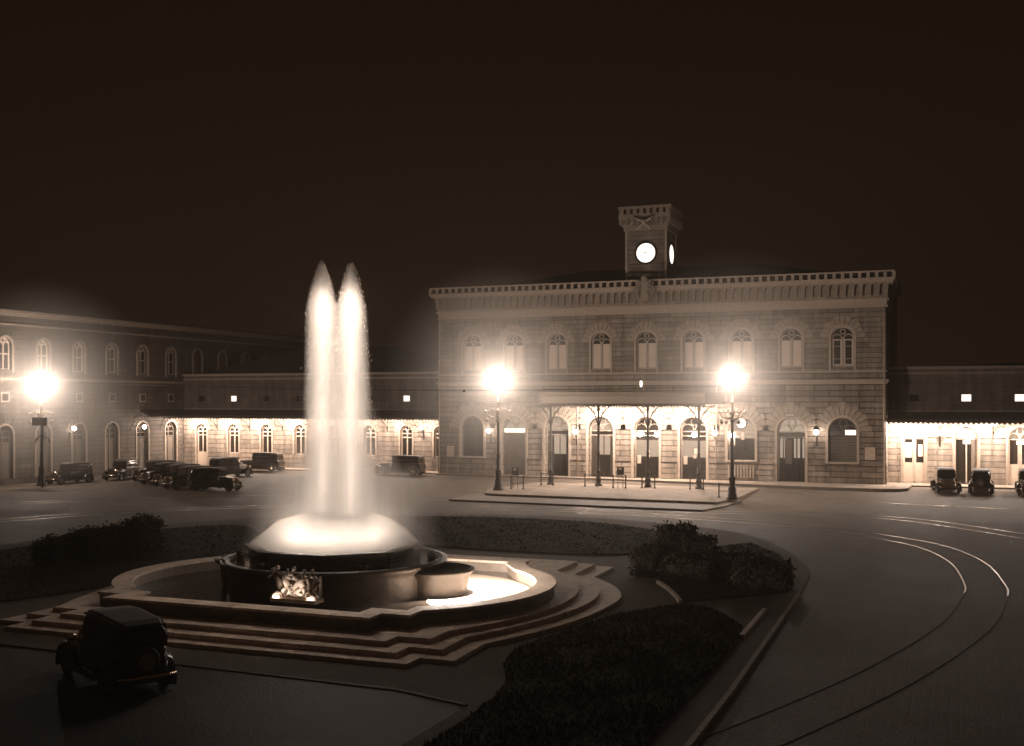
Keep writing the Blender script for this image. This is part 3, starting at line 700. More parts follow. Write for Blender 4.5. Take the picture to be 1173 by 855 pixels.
# ================================================================== SIDE WINGS
def wing(name,label,u0,u1,yw,cs,lit,endwall=None,door_idx=(),right=False):
    T=thing(name,label,'building',((u0+u1)/2,yw,0)); mp=front(yw); Z0=.38
    w_=1.25 if not right else 1.7; zsp=4.05 if not right else 4.1
    ops=[(c,w_,(.47 if (right or k in door_idx) else 1.75),zsp,None) for k,c in enumerate(cs)]
    mb=MB(); wall_row(mb,mp,u0,u1,Z0,6.3,ops,.4); mb.build('ground_storey_wall',M['wingwall'],T)
    sm=[(c,.72,6.95,7.5,0) for c in cs]
    mb=MB(); wall_row(mb,mp,u0,u1,6.3,9.5,sm,.25)
    mb.add([(u0,yw,Z0),(u0,yw+13,Z0),(u0,yw+13,9.5),(u0,yw,9.5),(u1,yw,Z0),(u1,yw+13,Z0),(u1,yw+13,9.5),(u1,yw,9.5)],[(0,1,2,3),(5,4,7,6),(1,5,6,2)])
    mb.build('upper_wall',M['dullwall'],T)
    mb=MB(); slab(mb,mp,u0,u1,-.1,.12,9.1,9.25); slab(mb,mp,u0,u1,-.1,.22,9.5,9.72); mb.build('parapet_cornice',M['trim'] if not right else M['corbel'],T)
    mb=MB(); slab(mb,mp,u0,u1,0.002,.10,Z0,1.6) if not right else None
    cur=u0
    for (c,ww,zs,z,r) in ops:
        if c-ww/2-.16>cur+.05: mb=MB(); slab(mb,mp,cur,c-ww/2-.16,.002,.1,Z0,1.55); mb.build('plinth',M['wingwall'],T)
        if zs>1: mb=MB(); slab(mb,mp,c-ww/2-.16,c+ww/2+.16,.002,.07,Z0,zs-.1); mb.build('sill_panel',M['wingwall'],T)
        cur=c+ww/2+.16
        mb=MB(); archivolt(mb,mp,c,ww,zs,z,.15,0,.07); mb.build('arch_surround',M['trim'],T)
        mb=MB(); voussoirs(mb,mp,c,ww,z,.15,.42,.07,9); mb.build('voussoir_fan',M['vouss'],T)
    if u1>cur+.05: mb=MB(); slab(mb,mp,cur,u1,.002,.1,Z0,1.55); mb.build('plinth',M['wingwall'],T)
    hip(u0+.3,u1-.3,yw+1.2,yw+13,9.55,10.2 if right else 12.5,9).build('roof',M['roof'],T)
    # windows
    for k,(c,ww,zs,z,r) in enumerate(ops):
        o=(c,yw,0); g=lambda u,d,zz,c=c:(c+u,yw-d,zz)
        if not right:
            fr=MB(); tracery(fr,g,0,ww,max(zs,1.75),z,-.3,.10,[z-.12,z-.5]); 
            if zs<1: fr.v=fr.v; slab(fr,g,-ww/2,ww/2,-.3,-.2,zs,1.75)
            F=fr.build('window',M['frame'],T,o=o)
            b=MB(); pane(b,g,0,ww-.02,max(zs,1.75),z,-.31); b.build('pane',M['glassdark'],F,o=o)
        else:
            fr=MB(); tracery(fr,g,0,ww,zs,z,-.3,.09,[z-.1],low=False); F=fr.build('door',M['frame'],T,o=o)
            b=MB(); pane(b,g,0,ww-.02,z,z,-.33); b.build('fanlight',M['litpane'] if k in (0,1,4) else M['dimpane'],F,o=o)
            b=MB(); 
            if k==1: slab(b,g,.35,ww/2-.05,-.33,-.27,zs,z-.15)
            else:
                for s in (-1,1): slab(b,g,s*ww/4-.36,s*ww/4+.36,-.33,-.27,zs,zs+1.6); slab(b,g,s*ww/4-.36,s*ww/4-.28,-.33,-.27,zs+1.6,z-.15); slab(b,g,s*ww/4+.28,s*ww/4+.36,-.33,-.27,zs+1.6,z-.15)
            b.build('door_leaf',M['frame'] if k!=1 else M['wooddoor'],F,o=o)
            b=MB(); slab(b,g,-ww/2,ww/2,-.36,-.34,zs,z); b.build('pane',M['glassdark'],F,o=o)
            b=MB(); 
            if k==0: slab(b,g,-.66,-.2,-.335,-.33,zs+2.0,z-.45); slab(b,g,.3,.62,-.335,-.33,zs+2.1,z-.6)
            else: slab(b,g,-.25,.3,-.335,-.32,z-.5,z-.2)
            b.build('lit_pane',M['litpane'],F,o=o)
    for k,c in enumerate(cs):
        o=(c,yw,0); b=MB(); slab(b,mp,c-.35,c+.35,-.2,-.18,6.96,7.49); b.build('small_window',M['signband'] if k in lit else M['glassdark'],T,o=o)
    # awning with toothed valance
    ya=yw-2.3
    mb=MB(); mb.hexa([(u0,ya,5.32),(u1,ya,5.32),(u1,yw-.01,6.02),(u0,yw-.01,6.02),(u0,ya,5.40),(u1,ya,5.40),(u1,yw-.01,6.12),(u0,yw-.01,6.12)]); aw=mb.build('awning',M['awntop'],T)
    mb=MB(); mb.add([(u0,ya+.05,5.31),(u1,ya+.05,5.31),(u1,yw-.02,6.0),(u0,yw-.02,6.0)],[(0,3,2,1)]); mb.build('awning_lining',M['soffit'],aw)
    mb=MB(); n=int((u1-u0)/.32 if not right else (u1-u0)/.36); wv=(u1-u0)/n
    mb.box(u0,u1,ya-.05,ya-.01,5.42,5.56)
    for k in range(n):
        u=u0+k*wv; P=[(u,5.42),(u+wv,5.42),(u+wv,5.34),(u+wv*.5,5.16),(u,5.34)]
        mb.add([(x,ya-.03,z) for x,z in P]+[(x,ya-.01,z) for x,z in P],[tuple(range(5)),tuple(range(9,4,-1))]+[(i,(i+1)%5,5+(i+1)%5,5+i) for i in range(5)])
    mb.build('toothed_valance',M['awntop'],aw)
    mids=[(cs[i]+cs[i+1])/2 for i in range(len(cs)-1)]
    mb=None
    for c in mids:
        b=MB(); b.tube([(c,yw-.05,4.3),(c,yw-.5,4.75),(c,yw-1.3,5.15),(c,ya+.1,5.33)],.035,6); b.tube([(c,yw-.04,4.1),(c,yw-.04,5.9)],.03,6)
        b.build('awning_bracket',M['iron'],T,o=(c,yw,0))
    return T,mids
lcs=[-71.62,-67.8,-63.93,-60.1,-56.25,-52.4,-48.5,-45.0]
wl,lm=wing('station_wing','low station wing with white framed windows behind the parked limousine and fountain jets',-73.8,-43.92,96.5,lcs,(1,6),door_idx=(0,))
rcs=[-3.42,.45,4.3,8.15,12.0]
wr,rm=wing('station_wing','low dark station wing with tall lit doorways where two cars are parked',-5.38,16,96.5,rcs,(1,2),right=True)
for x in [(-72.2),(-68.5),(-64.9),(-61.2),(-57.4),(-53.5),(-49.6),(-46.3)]:
    o=(x,94.9,5.28)
    L_=MB().lathe([(.0001,.06),(.12,.04),(.16,-.04),(.12,-.04)],o,10).build('awning_lamp',M['paleiron'],wl,o=o)
    light('awning_light','POINT',(x,95.0,5.15),480 if x<-50 else 300,.06)
for x in [-4.4,-1.5,2.3,6.2,10]:
    o=(x,94.9,5.28)
    L_=MB().lathe([(.0001,.06),(.12,.04),(.16,-.04),(.12,-.04)],o,10).build('awning_lamp',M['paleiron'],wr,o=o)
    light('awning_light','POINT',(x,95.0,5.15),650,.06)

# ================================================================== LEFT SIDE BLOCK (faces the square, looks along +X)
XL=-73.8; sb=thing('side_building','tall side block with round-arched windows at the left edge behind parked cars','building',(XL-6,84,0))
mp=facing_x(XL); ucs=[94.4-4.28*i for i in range(0,10)]
ucs=[c for c in ucs if c>50]
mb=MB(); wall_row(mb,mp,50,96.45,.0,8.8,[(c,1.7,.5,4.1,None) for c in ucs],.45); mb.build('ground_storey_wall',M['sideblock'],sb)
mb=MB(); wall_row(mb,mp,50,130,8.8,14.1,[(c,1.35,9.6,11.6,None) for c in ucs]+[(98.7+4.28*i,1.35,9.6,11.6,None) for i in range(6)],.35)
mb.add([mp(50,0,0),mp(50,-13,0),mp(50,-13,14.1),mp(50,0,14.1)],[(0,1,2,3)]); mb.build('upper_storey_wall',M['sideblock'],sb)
mb=MB(); slab(mb,mp,50,96.4,-.05,.2,8.72,8.95); slab(mb,mp,50,130,-.05,.12,13.3,13.45); slab(mb,mp,50,130,-.1,.3,14.1,14.3); slab(mb,mp,50,130,-.1,.5,14.3,14.55); mb.build('cornice',M['corbel'],sb)
mb=MB(); slab(mb,mp,50,130,-12,.3,14.55,14.7); mb.build('roof',M['roof'],sb)
for c in ucs+[98.7+4.28*i for i in range(6)]:
    mb=MB(); archivolt(mb,mp,c,1.35,9.4,11.6,.2,0,.12); mb.build('window_surround',M['corbel'],sb)
for c in ucs:
    mb=MB(); archivolt(mb,mp,c,1.7,.5,4.1,.16,0,.08); mb.build('arch_surround',M['corbel'],sb)
    mb=MB(); voussoirs(mb,mp,c,1.7,4.1,.16,.6,.04,9); mb.build('voussoir_fan',M['sideblock'],sb)
    mb=MB(); voussoirs(mb,mp,c,1.35,11.6,.2,.4,.04,9); mb.build('voussoir_fan',M['sideblock'],sb)
for c in ucs:
    o=(XL,c,0); g=lambda u,d,z,c=c:(XL+d,c+u,z)
    fr=MB(); tracery(fr,g,0,1.35,9.6,11.6,-.28,.09,[10.9]); F=fr.build('window',M['frame'],sb,o=o)
    b=MB(); pane(b,g,0,1.33,9.6,11.6,-.29); b.build('pane',M['glassdark'],F,o=o)
    fr=MB(); tracery(fr,g,0,1.7,.5,4.1,-.38,.1,[3.95,3.5]); F=fr.build('door',M['shutter'],sb,o=o)
    b=MB(); slab(b,g,-.8,.8,-.40,-.36,.5,3.4); b.build('door_leaf',M['shutter'],F,o=o)
    b=MB(); pane(b,g,0,1.68,3.5,4.1,-.39); b.build('pane',M['glassdark'],F,o=o)
    b=MB(); slab(b,g,-.45,.45,0.01,.06,6.9,7.7); W_=b.build('mezzanine_window',M['trim'],sb,o=o)
    b=MB(); slab(b,g,-.32,.32,0.06,.075,7.0,7.6); b.build('pane',M['glassdark'],W_,o=o)
# end awning bay returning on the side block
mb=MB(); mb.hexa([(XL+.0,89.8,6.02),(XL+.0,96.4,6.02),(XL+1.3,94.2,5.4),(XL+1.3,89.8,5.4),(XL,89.8,6.12),(XL,96.4,6.12),(XL+1.3,94.2,5.5),(XL+1.3,89.8,5.5)]); mb.build('awning',M['awntop'],sb)

# ================================================================== STREET LAMPS
def lamp_parts(T,h,power_mat,arms=True):
    """T at origin: everything local"""
    H=h
    MB().lathe([(.42,0),(.42,.12),(.34,.16),(.34,.34),(.28,.4),(.30,.75),(.22,.85),(.20,1.35),(.26,1.42),(.20,1.5),(.13,1.62),(.115,2.6),(.15,2.66),(.10,2.74),(.085,5.2),(.16,5.3),(.12,5.4)],(0,0,0),14).build('post',M['iron'],T)
    MB().lathe([(.12,5.4),(.20,5.5),(.1,5.65),(.16,5.8),(.20,5.95),(.08,6.1),(.06,6.5),(.12,6.62),(.05,6.7),(.045,H-.34),(.1,H-.3),(.14,H-.26)],(0,0,0),12).build('upper_stem',M['paleiron'],T)
    g=MB().sphere((0,0,H),.33,16,10); g.build('globe',power_mat,T)
    if arms:
        m=MB(); 
        for k in range(4):
            a=PI/2*k+.3; c,s=math.cos(a),math.sin(a)
            pts=[(c*r,s*r,z) for r,z in ((.1,5.55),(.45,5.5),(.8,5.62),(.95,5.85),(.8,6.0),(.62,5.9))]
            m.tube(pts,[.05,.05,.045,.04,.035,.03],6)
            m.tube([(c*r,s*r,z) for r,z in ((.12,5.9),(.35,6.15),(.6,6.1),(.7,5.95))],.03,6)
            m.sphere((c*.95,s*.95,5.95),.09,8,6)
        m.build('scroll_arm',M['paleiron'],T)
        for k in range(4):
            a=PI/2*k+.3; c,s=math.cos(a)*.82,math.sin(a)*.82
            MB().lathe([(.03,5.45),(.10,5.38),(.12,5.2),(.05,5.12),(.001,5.1)],(c,s,0),8).build('pendant_lantern',M['paleiron'],T)
lampbase=thing('street_lamp','tall ornate lamp with glowing globe at the left end of the tram island','street lamp',(0,0,0),'ornate globe lamps around the square')
lamp_parts(lampbase,8.25,M['globe'])
L1=(-32.35,79.7,.28)
lampbase.location=L1; W[lampbase]=Vector(L1)
L2=(-14.47,78.1,.28)
l2=dup(lampbase,L2,.4,'tall ornate globe lamp with small round clock, right end of the tram island')
L3=(-70.3,73.4,0)
l3=dup(lampbase,L3,.2,'tall lamp with glowing globe near the side building, behind the dark rectangular sign')

# ================================================================== FOUNTAIN
FX,FY=-20.1,34.6
fo=thing('fountain','large round-lobed stone fountain with stepped base and carved relief in the square','fountain',(FX,FY,0))
def outline(right,fy,by):
    """right half outline from front to back -> closed polygon, mirrored about FX"""
    R_=[(x,y) for x,y in right]; L_=[(2*FX-x,y) for x,y in reversed(R_)]
    return R_+L_
def mid(P,n=6): return catmull(P,n)
s1=outline([(-13.34,26.56),(-13.34,27.35),(-12.35,27.35),(-12.42,29.6)]+mid([(-12.42,29.62),(-11.7,31.5),(-11.12,33.8),(-10.88,36.2),(-10.98,38.4),(-11.8,40.5),(-13.2,42.45)])+[(-13.25,45.3)],0,0)
s2=outline([(-13.9,27.05),(-13.9,27.85),(-12.93,27.85),(-12.97,29.6)]+mid([(-12.97,29.62),(-12.2,31.6),(-11.65,33.8),(-11.42,36.1),(-11.7,38.2),(-12.6,40.4),(-13.85,41.9)])+[(-13.9,44.8)],0,0)
s3=outline([(-14.5,27.6),(-14.5,28.35),(-13.5,28.35),(-13.5,29.5)]+mid([(-13.5,29.52),(-12.7,31.2),(-12.1,33.2),(-11.92,35.2),(-12.2,37.4),(-13.2,40.1),(-14.45,41.6)])+[(-14.5,44.3)],0,0)
for k,sx in enumerate((s1,s2,s3)):
    mb=MB(); mb.prism(sx,-.05+.002*k,.15*(k+1)); mb.build('step',M['step'],fo)
# pool wall
def arcpts(cx,cy,r,a0,a1,n): return [(cx+r*math.cos(a0+(a1-a0)*i/n),cy+r*math.sin(a0+(a1-a0)*i/n)) for i in range(n+1)]
def poolline(e):
    r=5.64-e; cx,cy=-18.04,34.5
    a=math.acos((-14.6-e*.6-cx)/r)
    return outline([(-15.5-e,28.44+e),(-15.5-e,29.22+e),(-14.6-e*.6,29.22+e)]+arcpts(cx,cy,r,-a,a,20)+[(-15.35-e*.9,40.3-e*.6),(-15.35-e*.9,40.85-e)],0,0)
po,pi_=poolline(0),poolline(.55)
mb=MB(); mb.ring(po,pi_,.445,.80); mb.build('pool_wall',M['basin'],fo)
mb=MB(); mb.ring(poolline(-.06),poolline(.61),.80,.88); mb.build('pool_rim',M['step'],fo)
# drum and dishes
DR=3.87; dc=(-20.13,34.6,0)
mb=MB(); mb.lathe([(DR-.25,.45),(DR-.22,1.2),(DR-.1,1.38),(DR,1.46),(DR,1.56),(DR-.28,1.58),(DR-.3,1.45),(2.9,1.44)],dc,56); drum=mb.build('drum',M['drum'],fo)
mb=MB(); n=8; RO=3.15
prof=[(2.95,1.4),(2.95,1.9),(RO,1.95),(RO,2.03),(2.75,2.03),(2.7,1.8)]
mb.lathe(prof,dc,8,smooth=False,a0=R(22.5),a1=R(382.5)); mb.build('upper_ring',M['drum'],fo)
for s in (-1,1):
    c=(dc[0]+s*3.55,35.0,0)
    m=MB(); m.lathe([(1.15,.45),(1.22,1.1),(1.4,1.25),(1.42,1.33),(1.3,1.34),(1.1,1.2),(.0001,1.1)],c,32); m.build('side_dish',M['dish'],fo)
# carved relief
ry=dc[1]-DR; rx=-19.2
mb=MB(); mb.box(rx-.8,rx+.8,ry-.34,ry+.2,.72,.84); mb.build('relief_ledge',M['step'],fo)
mb=MB(); mb.box(rx-.7,rx+.7,ry-.03,ry+.12,.86,1.5); mb.build('relief_panel',M['bronze'],fo)
mb=MB(); random.seed(3)
for k in range(5):   # tangle of carved figures: bodies, limbs and drapery in the round
    x=rx-.52+.26*k; lean=random.uniform(-.25,.25)
    hip_=Vector((x,ry-.16,1.15+.06*(k%2))); ch=hip_+Vector((lean,-.04,.36)); hd=ch+Vector((lean*.5,-.03,.2))
    mb.tube([hip_,hip_.lerp(ch,.5)+Vector((.02,-.03,0)),ch],[.10,.09,.13],8); mb.sphere(hd,.075,8,6)
    for s_ in (-1,1):
        mb.tube([ch+Vector((s_*.1,0,.05)),ch+Vector((s_*.22,-.06,-.08+.12*random.random())),ch+Vector((s_*.34,-.02,random.uniform(-.25,.25)))],[.045,.04,.03],6)
        mb.tube([hip_,hip_+Vector((s_*.14,-.10,-.14)),hip_+Vector((s_*.2+lean,-.02,-.28))],[.075,.06,.04],6)
for k in range(14):
    x=rx+random.uniform(-.6,.6); z=random.uniform(.92,1.5)
    mb.tube([(x,ry-.08,z),(x+random.uniform(-.2,.2),ry-.16,z+random.uniform(-.1,.15)),(x+random.uniform(-.35,.35),ry-.08,z+random.uniform(-.2,.2))],[.03,.06,.02],6)
mb.build('carved_figures',M['bronze'],fo)
mb=MB(); mb.box(rx-.78,rx-.72,ry-.06,ry+.12,.86,1.52); mb.box(rx+.72,rx+.78,ry-.06,ry+.12,.86,1.52); mb.build('relief_frame',M['drum'],fo)
for s in (-1,1):
    m=MB(); m.box(rx+s*.62-.09,rx+s*.62+.09,ry-.32,ry-.25,.84,.90); F=m.build('relief_floodlight',M['lens'],fo)
    light('relief_light','SPOT',(rx+s*.4,ry-.55,.98),9,.03,target=(rx-s*.05,ry,1.35),spot=80)
# small spout and its thread of falling water, left lobe
sx_=(-22.6,31.4)
tag(MB().tube([(-23.0,32.2,.8),(-23.0,32.2,1.62),(-23.0,32.0,1.72),(-23.0,31.8,1.66)],.05,8).build('water_spout',M['paleiron'],None,o=(-23.0,32.2,.8)),'short bent pipe spout with a thread of water in the dark left pool lobe','water spout')
# water surfaces
tag(MB().prism(poolline(.56),.44,.47).build('water',M['water'],None),kind='structure')
fm=[(-16.0,33.3),(-15.0,32.7),(-14.3,32.9),(-13.5,33.8),(-13.35,35.2),(-13.7,36.8),(-14.6,38.0),(-15.7,38.9),(-17.0,39.3),(-18.2,39.0),(-17.5,37.4)]  # outline of the pool of light painted on the water
tag(MB().prism(catmull(fm,4,True),.44,.49).build('lit_water',M['litwater'],None),'floodlit water in the right lobe of the pool, its brightness painted white','lit_water',None,'stuff')
m=MB(); m.lathe([(.001,1.5),(3.55,1.5)],dc,40); tag(m.build('water',M['water'],None),kind='structure')

# --- jets: real scattering volume lit by bare points added inside it
def jetmat(name,dens,Rb,ztop,z0,taper,soft,col=(1,.93,.86),grow=0,nscale=(3.2,3.2,.35),pw=1.4,vfade=0.):
    m=bpy.data.materials.new(name); m.use_nodes=True; t=m.node_tree; t.nodes.clear()
    out=t.nodes.new('ShaderNodeOutputMaterial'); v=t.nodes.new('ShaderNodeVolumePrincipled'); v.inputs['Color'].default_value=(*col,1)
    v.inputs['Anisotropy'].default_value=0.
    t.links.new(v.outputs[0],out.inputs['Volume'])
    tc=t.nodes.new('ShaderNodeTexCoord'); sp=t.nodes.new('ShaderNodeSeparateXYZ'); t.links.new(tc.outputs['Object'],sp.inputs[0])
    def M_(op,a,b=None,c=None,cl=False):
        n=t.nodes.new('ShaderNodeMath'); n.operation=op; n.use_clamp=cl
        for i,x in enumerate((a,b,c)):
            if x is None: continue
            if isinstance(x,(int,float)): n.inputs[i].default_value=x
            else: t.links.new(x,n.inputs[i])
        return n.outputs[0]
    x,y,z=sp.outputs
    r=M_('SQRT',M_('ADD',M_('MULTIPLY',x,x),M_('MULTIPLY',y,y)))
    H=ztop-z0
    tp=M_('POWER',M_('MULTIPLY',M_('SUBTRACT',H,z),1/taper,cl=True),.6)
    RR=M_('MULTIPLY',tp,M_('MULTIPLY_ADD',M_('SUBTRACT',H,z),grow/H,Rb))
    k=M_('SUBTRACT',1,M_('DIVIDE',r,M_('MAXIMUM',RR,.02)),cl=True)
    k=M_('POWER',k,pw)
    n=t.nodes.new('ShaderNodeTexNoise'); n.inputs['Scale'].default_value=1.6; n.inputs['Detail'].default_value=3
    mp_=t.nodes.new('ShaderNodeMapping'); mp_.inputs['Scale'].default_value=nscale; t.links.new(tc.outputs['Object'],mp_.inputs[0]); t.links.new(mp_.outputs[0],n.inputs['Vector'])
    nn=M_('MULTIPLY',M_('MAXIMUM',M_('MULTIPLY_ADD',n.outputs[0],2.6,-.3),.12),1)
    d=M_('MULTIPLY',M_('MULTIPLY',k,dens),nn)
    if vfade>0: d=M_('MULTIPLY',d,M_('SUBTRACT',1,M_('MULTIPLY',z,vfade/H),cl=True))
    t.links.new(d,v.inputs['Density'])
    return m
def jet(x,y,z0,ztop,Rb,grow,label,dens=3.2,taper=1.7,name='water_jet',pw=1.4,vfade=0.):
    m=jetmat('jet_water',dens,Rb,ztop,z0,taper,.3,grow=grow,pw=pw,vfade=vfade)
    H=ztop-z0; RM=Rb+grow
    prof=[(.001,0),(RM,0),(Rb+grow*.5,H*.5),(Rb*1.0+grow*.15,H-taper),(Rb*.7,H-taper*.5),(Rb*.3,H-taper*.12),(.001,H)]
    b=MB(); b.lathe([(r,z+z0) for r,z in prof],(x,y,0),20)
    return tag(b.build(name,m,None,o=(x,y,z0)),label,'water jet','twin jets of the fountain' if name=='water_jet' else None)
JX=((-20.66,34.6),(-19.52,34.6))
jet(*JX[0],1.6,11.9,.55,.26,'left of the two tall floodlit jets of water rising from the fountain',4.2,pw=1.05)
jet(*JX[1],1.6,11.75,.52,.5,'right of the two tall floodlit jets of water rising from the fountain',3.2,pw=1.05)
sp1=jet(-19.8,34.6,1.6,8.5,1.8,1.9,'thin veil of drifting spray around the foot of the fountain jets',.62,4,name='water_spray',pw=1.,vfade=.9); sp1['category']='spray'; sp1['kind']='stuff'
# dome of falling water
def domemat(dens):
    m=bpy.data.materials.new('dome_water'); m.use_nodes=True; t=m.node_tree; t.nodes.clear()
    out=t.nodes.new('ShaderNodeOutputMaterial'); v=t.nodes.new('ShaderNodeVolumePrincipled'); v.inputs['Color'].default_value=(1,.93,.86,1); v.inputs['Density'].default_value=dens
    t.links.new(v.outputs[0],out.inputs['Volume']); return m
m=MB(); m.lathe([(.001,1.62),(2.92,1.62),(2.95,2.0),(2.8,2.15),(2.45,2.5),(2.05,2.82),(1.6,2.98),(1.0,3.05),(.001,3.05)],(dc[0],dc[1],0),32)
rd=random.Random(5); m.v=[(x+rd.uniform(-.05,.05),y+rd.uniform(-.05,.05),z+(rd.uniform(-.06,.06) if z>2.05 else 0)) for x,y,z in m.v]
tag(m.build('water_dome',domemat(1.3),None,o=(dc[0],dc[1],1.6)),'low glowing dome of foaming water at the foot of the two jets','water dome')
m=MB(); m.lathe([(.001,1.52),(.35,1.52),(.3,1.9),(.12,2.2),(.001,2.25)],(-16.75,34.3,0),12)
tag(m.build('water_jet',domemat(.8),None,o=(-16.75,34.3,1.5)),'short puff of water bubbling at the right edge of the fountain drum','water jet')
M['drop']=mat('water_drop',.85,.3)
rd=random.Random(11); m=MB()
def drop(x,y,z,r,e=1.6): m.add([(x+r,y,z),(x,y+r,z),(x-r,y,z),(x,y-r,z),(x,y,z+r*e),(x,y,z-r*e)],[(0,1,4),(1,2,4),(2,3,4),(3,0,4),(1,0,5),(2,1,5),(3,2,5),(0,3,5)])
for jx,jy in JX:
    for _ in range(1300):
        h=rd.random(); z=2.6+9.1*h**.8; R0=.36*min(1,max(.02,(11.8-z)/1.5)**.6)+.25*(1-h); a=rd.uniform(0,2*PI); r_=R0*(1+abs(rd.gauss(0,.2)))
        drop(jx+r_*math.cos(a)+.12*(1-h),jy+r_*math.sin(a),z,rd.uniform(.004,.013),rd.uniform(1.5,5))
for _ in range(2600):
    a=rd.uniform(0,2*PI); r_=rd.uniform(1.6,3.6); z=1.65+max(0,(3.2-r_))*.75*rd.uniform(.4,1.25)+abs(rd.gauss(0,.12))
    drop(dc[0]+r_*math.cos(a),dc[1]+r_*math.sin(a),z,rd.uniform(.004,.012),1.2)
tag(m.build('water_drops',M['drop'],None),kind='stuff')
# floodlight cases without light; points added inside dome and jets light the water
for k in range(6):
    a=2*PI*k/6+.26; x,y=dc[0]+3.38*math.cos(a),dc[1]+3.38*math.sin(a)
    f=MB().lathe([(.001,1.50),(.14,1.50),(.16,1.72),(.13,1.74)],(x,y,0),12).build('unlit_floodlight_case',M['iron'],fo)
    j=JX[0] if math.cos(a)<0 else JX[1]
    [light('dome_fill_light','POINT',(dc[0]+1.5*math.cos(a+e),dc[1]+1.5*math.sin(a+e),2.3),48,.5) for e in (0,.26,.52,.78)]
for jx in JX:
    for k in range(44): light('jet_fill_light','POINT',(jx[0]+.05*math.sin(k*2.4),jx[1]+.05*math.cos(k*2.4),2.9+.18*k),13 if k<38 else 20,.45)  # added lights strung up each jet brighten the water and the steps
# lamp in the right lobe of the pool, on the drum wall
for k in range(8):
    a=R(-62+k*22); c_,s_=math.cos(a),math.sin(a)
    light('pool_light','SPOT',(-16.58+1.6*c_,35+1.6*s_,1.12),230,.06,target=(-16.58+2.35*c_,35+2.35*s_,.5),spot=150,blend=.4)



